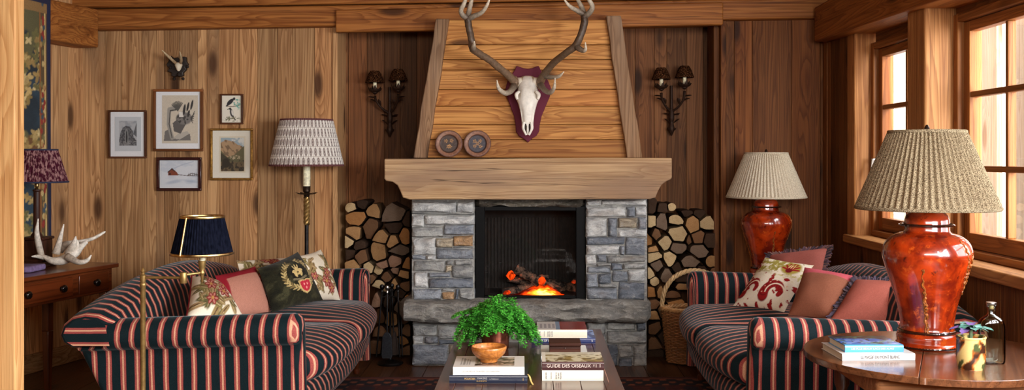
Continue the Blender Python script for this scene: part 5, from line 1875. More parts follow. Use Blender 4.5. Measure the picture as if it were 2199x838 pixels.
# orange lacquer jar lamps (same pair: one on the round table, one on the corner table)
def jar_lamp(loc):
    o = thing('jar_lamp', 'large orange lacquered jar lamp with pleated beige shade on the round table', 'lamp', loc, 'pair of orange jar lamps')
    k = 3.72 / F
    def z(py): return (745 - (py - 0)) * k + 0.0
    c = Vector(loc)
    mb = MB()
    prof = [(0.0, 0), (.112, 0), (.114, .008), (.110, .016), (.106, .022), (.108, .040), (.104, .050), (.098, .056), (.102, .062), (.096, .066),
            (.094, .085), (.100, .13), (.112, .18), (.130, .24), (.147, .29), (.157, .325), (.160, .345), (.157, .365), (.147, .388), (.130, .405), (.105, .418), (.086, .424), (.080, .430), (.078, .450), (.0, .452)]
    C_ = catmull([(p[0], p[1], 0) for p in prof[1:-1]], 3)
    lathe(mb, [(0.001, 0)] + [(max(p[0], .001), p[1]) for p in C_] + [(.001, .452)], c, 72)
    mb.build('jar', M['lacquer'], o)
    mb = MB()
    lathe(mb, [(.001, .449), (.080, .449), (.080, .452), (.079, .47), (.074, .487), (.060, .500), (.03, .507), (.012, .510), (.001, .510)], c, 56)
    mb.build('lid', M['lacquer'], o)
    for zz, r, t in ((.006, .111, .006), (.060, .099, .006), (.452, .094, .005)):
        ring(o, 'dark_ring', c + Vector((0, 0, zz)), r - .002, t, M['lacquer_dark'])
    mb = MB()
    lathe(mb, [(.06, .448), (.098, .449), (.099, .453), (.06, .456)], c, 56)
    mb.build('lid_rim', M['lacquer_dark'], o)
    # gilded relief cracks down the jar
    rz = lambda zz: float(np.interp(zz, [p[1] for p in prof[9:-2]], [p[0] for p in prof[9:-2]]))
    for a0, z0, z1 in ((-2.05, .30, .03), (-1.0, .40, .24), (-2.0, .22, .05), (-.72, .36, .20), (-1.65, .05, .02), (2.2, .38, .05)):
        mb = MB()
        n = 26
        pts = []
        for q in range(n):
            zz = z0 + (z1 - z0) * q / (n - 1)
            a = a0 + .35 * (q / n) * (1 if a0 > -1.5 else .25) + random.uniform(-.035, .035)
            r = rz(zz) + .0005
            pts.append(c + Vector((r * math.cos(a), r * math.sin(a), zz)))
        tube(mb, pts, [random.uniform(.0015, .006) for _ in pts], 6, 2)
        mb.build('relief_crack', M['crack'], o)
    mb = MB()
    lathe(mb, [(.018, .505), (.018, .512), (.012, .516), (.012, .56), (.02, .562), (.02, .60), (.004, .605), (.004, .80), (.008, .803), (.010, .812), (.004, .822), (.001, .824)], c, 20)
    mb.build('lamp_stem', M['bronze'], o)
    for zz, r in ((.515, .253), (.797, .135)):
        ring(o, 'shade_trim', c + Vector((0, 0, zz)), r + .002, .004, M['backlit_shade'], 1.6)
    pleated(c, [(.254, .515), (.135, .797)], 66, .0062, M['backlit_shade'], o)
    return o


big = jar_lamp((1.463, 3.72, 0.651))
sm_ = copy_tree(big)
sm_.location = (1.507, 6.475, 0.585)
sm_.rotation_euler = (0, 0, 0.6)
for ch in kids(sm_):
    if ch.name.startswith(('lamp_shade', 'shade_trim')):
        ch.data = ch.data.copy(); ch.data.materials[0] = M['frontlit_shade']
sm_['label'] = 'orange lacquered jar lamp with pleated beige shade in the back corner beyond the right sofa'

# tall floor lamp behind the left sofa
fl = P(658.5, 340, 6.55)
o = thing('floor_lamp', 'tall bronze floor lamp with a block printed white shade behind the left sofa', 'lamp', (fl.x, fl.y, 0))
c = Vector((fl.x, fl.y, 0))
zz = lambda py: EYE - (py - CY) / F * 6.55
mb = MB()
lathe(mb, [(.001, 0), (.125, 0), (.125, .012), (.09, .03), (.03, .045), (.018, .07), (.013, .09), (.013, zz(482)), (.018, zz(481))], c, 28)
mb.build('pole', M['iron'], o)
mb = MB()
for st in range(3):
    pts = []
    for q in range(40):
        t = q / 39
        a = t * 2 * PI * 2.2 + st * 2 * PI / 3
        pts.append(c + Vector((.010 * math.cos(a), .010 * math.sin(a), zz(482) + (zz(424) - zz(482)) * t)))
    tube(mb, pts, .0115, 8, 1)
mb.build('twisted_stem', M['brass'], o)
mb = MB()
lathe(mb, [(.012, zz(426)), (.018, zz(421)), (.022, zz(417)), (.016, zz(414)), (.024, zz(411)), (.024, zz(402)), (.027, zz(400)), (.02, zz(400))], c, 24)
for q in range(8):
    a = 2 * PI * q / 8
    dv = Vector((math.cos(a), math.sin(a), 0))
    p = c + Vector((0, 0, zz(416)))
    tube(mb, [p, p + dv * .04 + Vector((0, 0, -.002)), p + dv * .075 + Vector((0, 0, .008))], [.008, .018, .002], 6, 4, flat=.25)
mb.build('leaf_cup', M['bronze'], o)
mb = MB()
lathe(mb, [(.024, zz(402)), (.024, zz(357)), (.02, zz(345)), (.006, zz(344)), (.006, zz(256)), (.001, zz(255))], c, 20)
mb.build('candle', M['candle'], o)


def print_cols(N, rows):
    cols = []
    bands = 5
    for i in range(rows):
        v = i / (rows - 1)
        for j in range(N):
            u = j / N
            bv = v * bands
            k = int(bv); fv = bv - k
            cu = u * 46 + (.5 if k % 2 else 0)
            fu = cu - math.floor(cu)
            col = np.array(S(240, 236, 228))
            e = math.hypot((fu - .5) / .32, (fv - .5) / .42)
            if e < 1: col = np.array(S(150, 138, 134))
            if e < .62: col = np.array(S(190, 180, 172))
            if e < .25: col = np.array(S(112, 98, 98))
            if fv < .07: col = np.array(S(196, 188, 180))
            col = col * (0.9 + .18 * _h(j, i, 3))
            if v < .035 or v > .965: col = np.array(S(110, 70, 72))
            cols.append(tuple(col))
    return cols


N, rows = 640, 64
loops = []
for i in range(rows):
    v = i / (rows - 1)
    L = []
    for j in range(N):
        a = 2 * PI * j / N
        r = .241 + (.168 - .241) * v + .0022 * math.sin(a * 92)
        L.append((c.x + r * math.cos(a), c.y + r * math.sin(a), zz(357) + (zz(256) - zz(357)) * v))
    loops.append(L)
mb = MB()
sweep(mb, loops, cols=print_cols(N, rows))
mb.build('lamp_shade', M['print_shade'], o, angle=0)

# brass swing-arm reading lamp in front of the left sofa
d = 4.1
q0 = P(307, 340, d)
o = thing('reading_lamp', 'brass swing arm reading lamp with a navy pleated shade in front of the left sofa', 'lamp', (q0.x, d, 0))
c = Vector((q0.x, d, 0))
z4 = lambda py: EYE - (py - CY) / F * d
mb = MB()
lathe(mb, [(.001, 0), (.12, 0), (.12, .012), (.10, .02), (.025, .03), (.014, .05), (.0105, .07), (.0105, z4(616)), (.013, z4(614)), (.013, z4(609)), (.010, z4(607)), (.012, z4(600)), (.013, z4(592)), (.008, z4(589)), (.006, z4(586)), (.010, z4(583)), (.006, z4(579)), (.003, z4(576)), (.001, z4(575))], c, 24)
mb.build('pole', M['brass'], o)
j1 = P(394, 597, d - .02); j2 = P(434, 592, d + .03)
mb = MB()
tube(mb, [P(309, 596, d), j1], .006, 10, 1, smooth=False)
tube(mb, [j1 + Vector((0, 0, .012)), j2 + Vector((0, 0, .012))], .006, 10, 1, smooth=False)
lathe(mb, [(.013, -.022), (.014, -.02), (.014, .02), (.013, .022), (.006, .024)], j1, 18)
mb.build('swing_arm', M['brass'], o)
mb = MB()
lathe(mb, [(.001, -.04), (.004, -.036), (.007, -.01), (.012, 0), (.009, .01), (.013, .022), (.016, .05), (.014, .052)], j2 + Vector((0, 0, .01)), 20)
mb.build('candle_cup', M['brass'], o)
mb = MB()
lathe(mb, [(.0135, .05), (.0135, .12), (.006, .122), (.006, .2), (.001, .2)], j2 + Vector((0, 0, .01)), 18)
mb.build('candle', M['candle'], o)
sc = Vector((j2.x, j2.y, 0))
pleated(sc, [(.122, z4(545)), (.087, z4(468))], 60, .0022, M['navy_shade'], o)
ring(o, 'shade_trim', sc + Vector((0, 0, z4(546))), .124, .004, M['bright_brass'], 1.5)
ring(o, 'shade_trim', sc + Vector((0, 0, z4(467))), .088, .004, M['bright_brass'], 1.5)
mb = MB()
a = -1.98
tube(mb, [sc + Vector((.126 * math.cos(a), .126 * math.sin(a), z4(546))), sc + Vector((.0905 * math.cos(a), .0905 * math.sin(a), z4(467)))], .0045, 8, 1, smooth=False)
mb.build('shade_strip', M['bright_brass'], o)

# ------------------------------------------------------------------ desk by the left wall with lamp, antlers and cloth
DD = Vector((0.238, 1, 0)).normalized()         # along the desk front, away from the camera
DN = Vector((DD.y, -DD.x, 0))                   # out of the desk front, into the room
fr = Vector((-2.40, 5.73, 0))                   # front right corner
o = thing('writing_desk', 'mahogany writing desk with small drawers against the left wall', 'desk', tuple(fr - DD * .6 - DN * .25))
R3 = Matrix((( -DN.x, DD.x, 0, fr.x), (-DN.y, DD.y, 0, fr.y), (0, 0, 1, 0), (0, 0, 0, 1)))   # local: x = depth behind the front, y = along (negative towards camera)
LEN, DEP, TOP = 1.3, 0.46, 0.75
mb = MB()
box(mb, -.02, DEP, -LEN, .02, TOP - .025, TOP, 'y', .6, 0, R3)
mb.build('desk_top', MW['desk'], o, bevel=.005, seg=3)
mb = MB()
box(mb, .012, DEP - .01, -LEN + .01, 0, TOP - .16, TOP - .026, 'y', .4, 0, R3)
mb.build('carcass', MW['desk'], o, bevel=.003)
for y0, y1, kn in ((-.30, -.025, (-.16,)), (-.80, -.325, (-.43, -.69)), (-1.27, -.825, (-.95, -1.15))):
    mb = MB()
    box(mb, .004, .012, y0 + .012, y1 - .012, TOP - .145, TOP - .04, 'y', .7, 0, R3)
    dr = mb.build('drawer', MW['desk'], o, bevel=.003)
    for y in kn:
        mb = MB()
        pc = R3 @ Vector((.004, y, TOP - .092))
        tube(mb, [pc, pc + DN * .008, pc + DN * .016, pc + DN * .026, pc + DN * .03], [.012, .010, .020, .018, .004], 16, 3)
        mb.build('knob', M['ebony'], dr)
for x, y in ((.02, -.045), (DEP - .06, -.045), (.02, -LEN + .01), (DEP - .06, -LEN + .01)):
    mb = MB()
    for a, b, z0, z1 in ((0, .045, .35, TOP - .155),): box(mb, x, x + b, y, y + b, z0, z1, 'z', .3, 0, R3)
    pts = [R3 @ Vector((x + dx, y + dy, z)) for z, s in ((0, .028), (.35, .045)) for dx, dy in ((0, 0), (s, 0), (s, s), (0, s))]
    hexa(mb, pts, 'z', .3, 0)
    mb.build('leg', MW['desk'], o, bevel=.003)
# lamp
pb = P(79, 340, 5.55)
o = thing('desk_lamp', 'dark column lamp with a burgundy patterned shade on the mahogany desk', 'lamp', (pb.x, pb.y, TOP))
c = Vector((pb.x, pb.y, TOP))
zl = lambda py: EYE - (py - CY) / F * 5.55 - TOP
mb = MB()
box(mb, c.x - .075, c.x + .075, c.y - .075, c.y + .075, TOP + .001, TOP + .03, 'x', .3, 0)
box(mb, c.x - .06, c.x + .06, c.y - .06, c.y + .06, TOP + .03, TOP + .15, 'z', .3, 0)
box(mb, c.x - .068, c.x + .068, c.y - .068, c.y + .068, TOP + .15, TOP + .165, 'x', .3, 0)
mb.build('base', MW['chest'], o, bevel=.005)
mb = MB()
lathe(mb, [(.03, .165), (.03, .175), (.019, .19), (.017, zl(412)), (.022, zl(410)), (.022, zl(407))], c, 20)
mb.build('column', MW['chest'], o)
mb = MB()
lathe(mb, [(.012, zl(408)), (.006, zl(404)), (.012, zl(400)), (.010, zl(394)), (.004, zl(390)), (.004, zl(325)), (.001, zl(324))], c, 16)
mb.build('stem', M['bright_brass'], o)
pleated(c, [(.160, zl(391)), (.106, zl(322))], 64, .003, M['wine_shade'], o)
ring(o, 'shade_trim', c + Vector((0, 0, zl(391))), .161, .004, M['trimnavy'], 1.2)
ring(o, 'shade_trim', c + Vector((0, 0, zl(322))), .106, .004, M['trimnavy'], 1.2)
# folded lilac cloth
mb = MB()
pc = R3 @ Vector((.25, -.46, TOP))
puffbox(mb, (pc.x - .10, pc.y - .12, TOP + .001), (pc.x + .13, pc.y + .05, TOP + .034), .012, (8, 8, 4))
tag(mb.build('folded_cloth', M['lilac'], None, weld=True), 'folded lilac cloth lying on the desk by the lamp base', 'cloth')
# shed antlers
o = thing('shed_antlers', 'pair of pale shed moose antlers lying on the mahogany desk', 'antlers', tuple(R3 @ Vector((.2, -.22, TOP))))
PA, PB_ = S(176, 162, 144), S(232, 226, 214)
dA = 5.48


def shed(pts, name='antler', flat=1.0, parent=o):
    mb = MB()
    tube(mb, [P(x, y, dd) for x, y, dd, r in pts], [r for *_, r in pts], 14, 6, PA, PB_, flat=flat)
    return mb.build(name, M['antler'], parent, angle=0)


a1 = shed([(74, 552, 5.42, .006), (92, 551, 5.45, .014), (112, 560, 5.47, .026), (135, 559, 5.5, .034), (158, 545, 5.52, .036), (172, 531, 5.55, .026), (186, 520, 5.58, .014)], flat=.75)
for t in ([(90, 553, 5.46, .016), (84, 530, 5.44, .017), (79, 500, 5.42, .013), (82, 470, 5.40, .003)],
          [(120, 545, 5.5, .022), (125, 528, 5.5, .017), (131, 505, 5.49, .011), (137, 482, 5.48, .003)],
          [(150, 545, 5.52, .03), (158, 525, 5.50, .018), (163, 508, 5.48, .003)],
          [(95, 553, 5.46, .014), (80, 551, 5.42, .010), (68, 551, 5.38, .003)]):
    shed(t, 'tine', 1.0, a1)
a2 = shed([(128, 540, 5.6, .02), (136, 528, 5.6, .022), (150, 522, 5.6, .014), (172, 519, 5.62, .011), (198, 513, 5.64, .010), (222, 500, 5.66, .007), (225, 497, 5.66, .003)])
for t in ([(145, 552, 5.48, .022), (168, 563, 5.44, .015), (186, 560, 5.44, .012), (196, 548, 5.44, .003)],
          [(152, 552, 5.52, .018), (166, 530, 5.52, .013), (163, 512, 5.52, .003)]):
    shed(t, 'tine', 1.0, a2)

# corner table behind the right sofa carrying the second jar lamp
o = thing('corner_table', 'dark wooden corner table carrying the lamp beyond the right sofa', 'table', (1.53, 6.46, 0))
mb = MB()
box(mb, 1.29, 1.90, 6.22, 6.68, .555, .583, 'x', .5, 0)
mb.build('table_top', MW['table'], o, bevel=.005, seg=3)
mb = MB()
box(mb, 1.32, 1.86, 6.25, 6.64, .47, .555, 'x', .4, 0)
mb.build('apron', MW['table'], o)
for x in (1.32, 1.82):
    for y in (6.25, 6.60):
        mb = MB(); box(mb, x, x + .04, y, y + .04, 0, .47, 'z', .4, 0); mb.build('leg', MW['table'], o)

# ------------------------------------------------------------------ coffee table
TZ = 0.45
o = thing('coffee_table', 'long dark walnut coffee table holding books and a fern', 'table', (-.015, 4.45, 0))
mb = MB()
ws = [-.31, -.20, -.07, .08, .19, .285]
box(mb, -.385, .355, 3.60, 3.70, TZ - .04, TZ, 'x', .6, 0)
for a, b in zip(ws[:-1], ws[1:]): box(mb, a, b - .001, 3.70, 5.17, TZ - .04, TZ, 'y', None, 0)
box(mb, -.385, -.311, 3.70, 5.17, TZ - .04, TZ, 'y', .75, 0); box(mb, .285, .355, 3.70, 5.17, TZ - .04, TZ, 'y', .75, 0)
box(mb, -.385, .355, 5.17, 5.27, TZ - .04, TZ, 'x', .6, 0)
mb.build('table_top', MW['table'], o, bevel=.0015, seg=1)
mb = MB()
box(mb, -.33, .30, 3.66, 3.69, TZ - .13, TZ - .04, 'x', .5, 0); box(mb, -.33, .30, 5.18, 5.21, TZ - .13, TZ - .04, 'x', .5, 0)
box(mb, -.33, -.30, 3.69, 5.18, TZ - .13, TZ - .04, 'y', .5, 0); box(mb, .27, .30, 3.69, 5.18, TZ - .13, TZ - .04, 'y', .5, 0)
mb.build('apron', MW['table'], o)
for x in (-.345, .255):
    for y in (3.65, 5.16):
        mb = MB(); box(mb, x, x + .06, y, y + .06, 0.009, TZ - .04, 'z', .5, 0); mb.build('leg', MW['table'], o, bevel=.003)


# ------------------------------------------------------------------ books
def text(s, size, M4, mat, parent, name='lettering', width=None, ext=.0003):
    cu = bpy.data.curves.new('lettering', 'FONT')
    cu.body = s; cu.size = size; cu.extrude = ext; cu.align_x = 'CENTER'; cu.align_y = 'CENTER'
    t = bpy.data.objects.new('tmp', cu)
    COL.objects.link(t)
    bpy.context.view_layer.update()
    me = bpy.data.meshes.new_from_object(t.evaluated_get(bpy.context.evaluated_depsgraph_get()))
    bpy.data.objects.remove(t)
    if width:
        xs = [v.co.x for v in me.vertices]
        k = width / (max(xs) - min(xs))
        me.transform(Matrix.Diagonal((k, 1, 1, 1)))
    me.transform(M4)
    me.materials.clear(); me.materials.append(mat)
    ob = bpy.data.objects.new(name, me)
    COL.objects.link(ob)
    if parent is not None:
        ob.parent = parent
        me.transform(Matrix.Translation(-LOC[parent.name]))
        LOC[ob.name] = LOC[parent.name]
    return ob


def book(label, x0, x1, y0, y1, z0, z1, cover, rot=0.0, top=None, glossy=True, cov_t=.0025, pages=(226, 218, 198), spine_col=None, group='books on the coffee table'):
    """book lying flat, spine towards the camera"""
    o = thing('book', label, 'book', ((x0 + x1) / 2, (y0 + y1) / 2, z0), group)
    c = Vector(((x0 + x1) / 2, (y0 + y1) / 2, 0))
    RM = Matrix.Translation(c) @ Matrix.Rotation(rot, 4, 'Z') @ Matrix.Translation(-c)
    mat = M['gloss_paper'] if glossy else M['paper']
    mb = MB()
    g = .0006
    box(mb, x0, x1, y0, y1, z0 + g, z0 + cov_t, 'x', M=RM)
    box(mb, x0, x1, y0 + .002, y1, z1 - cov_t, z1, 'x', M=RM)
    for i in range(len(mb.c)): mb.c[i] = S(*cover)
    # rounded spine
    pts = []
    for k in range(9):
        a = -PI / 2 + PI * k / 8
        pts.append((y0 + .003 - .004 * math.cos(a), (z0 + z1) / 2 + (z1 - z0 - g) / 2 * math.sin(a) + g / 2))
    pts += [(y0 + .005, z1 - g), (y0 + .005, z0 + g)]
    n0 = len(mb.v)
    prism(mb, pts, x0, x1, S(*(spine_col or cover)), 'yz')
    for i in range(n0, len(mb.v)): mb.v[i] = tuple(RM @ Vector(mb.v[i]))
    mb.build('cover', mat, o, angle=35)
    mb = MB()
    box(mb, x0 + .004, x1 - .004, y0 + .006, y1 - .004, z0 + cov_t, z1 - cov_t, 'x', M=RM)
    for i in range(len(mb.c)): mb.c[i] = S(*pages)
    mb.build('pages', M['paper'], o)
    if top is not None:
        mb = MB()
        grid(mb, lambda u, v: RM @ Vector((x0 + (x1 - x0) * u, y0 + .003 + (y1 - y0 - .003) * v, z1 + .0004)), 60, 50, top)
        mb.build('cover_picture', mat, o)
    return o, RM


def spine_text(o, RM, s, x, y, z, size, mat, width=None, flip=False):
    R = Matrix.Rotation(PI / 2, 4, 'X')
    if flip: R = R @ Matrix.Rotation(PI, 4, 'Z')
    return text(s, size, RM @ Matrix.Translation((x, y - .0018, z)) @ R, mat, o, 'spine_lettering', width)


def spine_block(o, RM, xs, y, z0, z1, mat, seed=1):
    """upright lines of small type printed across a spine"""
    R = Random_(seed)
    R3_ = Matrix.Rotation(PI / 2, 4, 'X') @ Matrix.Rotation(PI / 2, 4, 'Z')
    for x, s, sz in xs:
        text(s, sz, RM @ Matrix.Translation((x, y - .0018, (z0 + z1) / 2)) @ R3_, mat, o, 'spine_lettering', (z1 - z0) * .8)


Random_ = random.Random
# left front pair
o, R = book('navy book with gold lettering and a ribbon, bottom of the left stack', -.334, -.022, 4.00, 4.24, TZ, TZ + .032, (34, 40, 58), -.01)
spine_text(o, R, 'MOUNTAIN', -.252, 4.0, TZ + .018, .0115, INK['gold'], .042)
spine_text(o, R, 'MAKERS', -.203, 4.0, TZ + .020, .0105, INK['grey'], .040)
spine_text(o, R, 'SUMMITS', -.205, 4.0, TZ + .009, .006, INK['gold'], .040)
spine_text(o, R, 'a history', -.155, 4.0, TZ + .018, .008, INK['grey'], .036)
spine_text(o, R, 'I', -.039, 4.0, TZ + .016, .015, INK['gold'])
mb = MB()
tube(mb, [Vector((-.03, 4.06, TZ + .028)), Vector((-.016, 4.03, TZ + .024)), Vector((-.008, 4.0, TZ + .008)), Vector((-.001, 3.97, TZ + .002))], .0035, 6, 5, flat=.2)
mb.build('ribbon', plain('yellow_ribbon', S(214, 186, 110), .6), o)


def white_top(u, v):
    C = base_col(u, S(232, 228, 218))
    m = poly_mask(u, v, [(.30, .12), (.86, .12), (.86, .86), (.30, .86)])
    D = base_col(u, S(120, 100, 84)); D = lay(D, sm(fbm(u * 8, v * 8, 4), .45, .6), S(190, 172, 150)); D = lay(D, sm(fbm(u * 14, v * 9, 9), .55, .65), S(70, 58, 52))
    C = C * (1 - m[:, None]) + D * m[:, None]
    for q in range(5): C = lay(C, ((np.abs(u - .10 - .03 * q) < .008) & (v > .2) & (v < .85 - .05 * q)) * .7, S(120, 116, 112))
    return C


o, R = book('white book with a brown cover picture beneath the wooden bowl', -.322, -.036, 4.005, 4.225, TZ + .032, TZ + .064, (234, 230, 222), .01, white_top)
spine_text(o, R, 'LES ALPES A TRAVERS LES SAISONS', -.21, 4.005, TZ + .047, .0085, INK['grey'], .15)
# bowl
bw = P(1050, 340, 4.11)
o = thing('wooden_bowl', 'turned olive wood bowl sitting on the white book', 'bowl', (bw.x, 4.11, TZ + .065))
mb = MB()
bp = [(.001, 0), (.034, 0), (.036, .004), (.034, .008), (.052, .02), (.066, .036), (.072, .052), (.0725, .062), (.070, .065), (.067, .062), (.065, .05), (.056, .034), (.04, .022), (.001, .016)]
lathe(mb, bp, (bw.x, 4.11, TZ + .065), 48)
mb.w = [(v[0] * 1.5, v[2] * 2 + 7, v[1] * .6 + v[0] * .5) for v in mb.v]
mb.c = [(.6, 0, 0)] * len(mb.c)
tag(mb.build('bowl_body', MW['bowl'], o, angle=0))
# right front pair
o, R = book('thick cream book at the bottom of the right front stack', .036, .284, 4.045, 4.26, TZ, TZ + .042, (236, 228, 206), .0)
spine_block(o, R, [(.053, 'ALPINE PRESS', .007), (.073, 'volume', .006), (.094, 'HISTORY OF', .008), (.103, 'THE GREAT', .008), (.112, 'MOUNTAINS', .008)], 4.045, TZ + .004, TZ + .038, INK['navy'])


def land_top(u, v):
    C = base_col(u, S(214, 204, 168))
    C = lay(C, sm(fbm(u * 7, v * 6, 5), .42, .6), S(150, 128, 70)); C = lay(C, sm(fbm(u * 13, v * 11, 15), .5, .65), S(104, 88, 46))
    C = lay(C, sm(v, .6, .9) * .8, S(220, 214, 190)); C = lay(C, (u < .06) * 1., S(232, 226, 206))
    return C


o, R = book('dark maroon bird guide book with pale lettering atop the thick cream book', .036, .286, 4.048, 4.25, TZ + .042, TZ + .076, (70, 42, 42), .004, land_top)
spine_text(o, R, 'GUIDE DES OISEAUX', .143, 4.048, TZ + .060, .020, INK['silver'], .178)
spine_text(o, R, 'I  I', .262, 4.048, TZ + .060, .020, INK['silver'])
spine_text(o, R, 'Y', .245, 4.048, TZ + .060, .015, INK['silver'])
mb = MB()
tube(mb, [Vector((.284, 4.10, TZ + .045)), Vector((.291, 4.06, TZ + .035)), Vector((.302, 4.0, TZ + .003))], .0015, 5, 4)
mb.build('ribbon', plain('brown_ribbon', S(150, 110, 90), .6), o)
# white book with the dark box
o, R = book('flat white book lying under the dark wooden box', .035, .245, 4.44, 4.70, TZ, TZ + .022, (222, 224, 218), .0)
o = thing('wooden_box', 'small dark wooden box with a hinged lid on a flat white book', 'box', (.142, 4.55, TZ + .023))
mb = MB(); box(mb, .073, .212, 4.47, 4.60, TZ + .0235, TZ + .058, 'x', .4, 0); mb.build('box_body', MW['chest'], o, bevel=.002)
mb = MB(); box(mb, .071, .214, 4.468, 4.602, TZ + .059, TZ + .074, 'x', .5, 0); mb.build('lid', MW['chest'], o, bevel=.003)
mb = MB(); lathe(mb, [(.001, -.003), (.003, 0), (.001, .003)], (.142, 4.467, TZ + .052), 10); mb.build('clasp', M['steel'], o)


def rear_top(u, v):
    C = base_col(u, S(206, 200, 192))
    C = lay(C, (u > .44) * 1., S(142, 52, 46)); C = lay(C, (u > .44) * sm(fbm(u * 9, v * 9, 3), .5, .65) * .6, S(96, 40, 40))
    C = lay(C, ((u > .38) & (u < .46)) * 1., S(120, 140, 160))
    for q in range(4): C = lay(C, ((np.abs(u - .08 - .085 * q) < .025) & (v > .2) & (v < .7)) * .6, S(120, 116, 124))
    return C


def blue_top(u, v):
    C = base_col(u, S(60, 78, 130)); C = lay(C, sm(fbm(u * 8, v * 8, 2), .5, .65), S(140, 160, 200)); return C


o, R = book('blue mountaineering book under the cream book at the far end of the table', -.008, .302, 4.86, 5.09, TZ, TZ + .027, (44, 56, 104), .0, blue_top)
spine_text(o, R, 'TALES OF MOUNTAINEERING', .098, 4.86, TZ + .013, .016, INK['white'], .165)
spine_text(o, R, 'K2', .218, 4.86, TZ + .013, .013, INK['white'])
spine_text(o, R, 'S', .286, 4.86, TZ + .013, .014, INK['white'])
o, R = book('cream book with a red and grey cover on top of the blue book', .018, .262, 4.858, 5.10, TZ + .027, TZ + .067, (236, 228, 208), .0, rear_top)
spine_block(o, R, [(.033, 'ALPINE PRESS', .007), (.054, 'volume', .006), (.072, 'MOUNTAIN', .008), (.081, 'PEAKS OF', .008), (.092, 'EUROPE', .007)], 4.858, TZ + .031, TZ + .063, INK['navy'])
book('plain white book lying behind the copper fern pot', -.378, -.050, 4.90, 5.12, TZ, TZ + .028, (230, 228, 222), .0)

# ------------------------------------------------------------------ fern in its copper pot
fx, fy = -.178, 4.72
o = thing('potted_fern', 'bushy green maidenhair fern in a copper pot on the coffee table', 'plant', (fx, fy, TZ))
mb = MB()
lathe(mb, [(.001, .001), (.058, .001), (.062, .006), (.066, .05), (.070, .095), (.074, .098), (.072, .103), (.066, .10), (.062, .08), (.001, .08)], (fx, fy, TZ), 48)
mb.build('pot', M['copper'], o)
mb = MB(); lathe(mb, [(.001, .082), (.03, .086), (.0625, .08)], (fx, fy, TZ), 24, cap=False); mb.build('soil', M['socket'], o)
R = random.Random(12)
stems, leaves = MB(), MB()
for k in range(250):
    az = R.uniform(0, 2 * PI)
    reach = R.uniform(.05, .205) * (1.0 if abs(math.cos(az)) > .5 else .9)
    h = R.uniform(.02, .125) * (1.15 - reach * 2)
    drop = R.uniform(-.02, .17) * (reach / .17) ** 1.3
    if abs(math.cos(az)) < .8 and math.sin(az) < 0: drop = R.uniform(-.01, .02); reach *= .55; h += .02
    if k % 5 == 0: h = h * 1.15 + .005; reach *= 1.1; drop *= .6
    b = Vector((fx + R.uniform(-.03, .03), fy + R.uniform(-.03, .03), TZ + .085))
    dv = Vector((math.cos(az), math.sin(az), 0))
    p1 = b + dv * reach * .35 + Vector((0, 0, h * .85)); p2 = b + dv * reach * .75 + Vector((0, 0, h)); p3 = b + dv * reach + Vector((0, 0, h - drop - .02))
    p3.z = max(p3.z, TZ + .035)
    C_ = catmull([b, p1, p2, p3], 7)
    tube(stems, [Vector(p) for p in C_], .0008, 4, 1, S(60, 50, 30), smooth=False)
    for i in range(6, len(C_)):
        p = Vector(C_[i]); t = (Vector(C_[i]) - Vector(C_[i - 1])).normalized()
        side = t.cross(Vector((0, 0, 1)))
        if side.length < .1: side = Vector((1, 0, 0))
        side.normalize()
        for sg in (-1, 1):
            l = R.uniform(.018, .042) * (1 - .5 * (i - 6) / (len(C_) - 6))
            q = p
            dr = (side * sg + t * .6 + Vector((0, 0, R.uniform(-.5, .1)))).normalized()
            nl = 4
            for m_ in range(nl):
                q = p + dr * l * (m_ + 1) / nl + Vector((0, 0, -.004 * (m_ / nl) ** 2))
                for s2 in (-1, 1):
                    w = R.uniform(.0055, .010)
                    d1 = (dr.cross(Vector((0, 0, 1))) * s2 + dr * .5 + Vector((R.uniform(-.3, .3), R.uniform(-.3, .3), R.uniform(-.4, .4)))).normalized()
                    d2 = d1.cross(Vector((R.uniform(-.4, .4), R.uniform(-.4, .4), 1))).normalized()
                    tone = .55 * R.random() + .6 * float(vn(q.x * 38, q.z * 38 + q.y * 20, 9))
                    c = tuple(np.array(S(74, 164, 54)) * (.45 + 1.1 * tone) + np.array(S(150, 214, 96)) * (.25 * max(0, tone - .5)))
                    leaves.add([q, q + d1 * w * .6 + d2 * w * .55, q + d1 * w * 1.1 + d2 * w * .25, q + d1 * w * 1.1 - d2 * w * .25, q + d1 * w * .6 - d2 * w * .55], [(0, 1, 2, 3, 4)], c)
stems.build('fern_stems', M['leaf'], o)
leaves.build('foliage', M['leaf'], o, smooth=False)

# ------------------------------------------------------------------ round table, books, pot and bottle
RZ, rc, rr = .65, (1.44, 3.60), .452
o = thing('round_table', 'round oak drop leaf table at the near right holding the big lamp', 'table', (rc[0], rc[1], 0))
mb = MB()
cut = Matrix.Rotation(-.62, 2)


def disc(side):
    """half of the round top either side of the leaf joint"""
    N = 60
    nd = Vector((math.cos(-0.40), math.sin(-0.40)))          # across the joint
    off = -.035
    pts = []
    for j in range(N * 2):
        a = 2 * PI * j / (N * 2)
        v = Vector((math.cos(a) * rr, math.sin(a) * rr))
        pts.append((v.x, v.y))
    out = clip(pts, nd.x * (off + .001 * side), nd.y * (off + .001 * side), nd.x * -side, nd.y * -side)
    return [(rc[0] + x, rc[1] + y) for x, y in out], nd


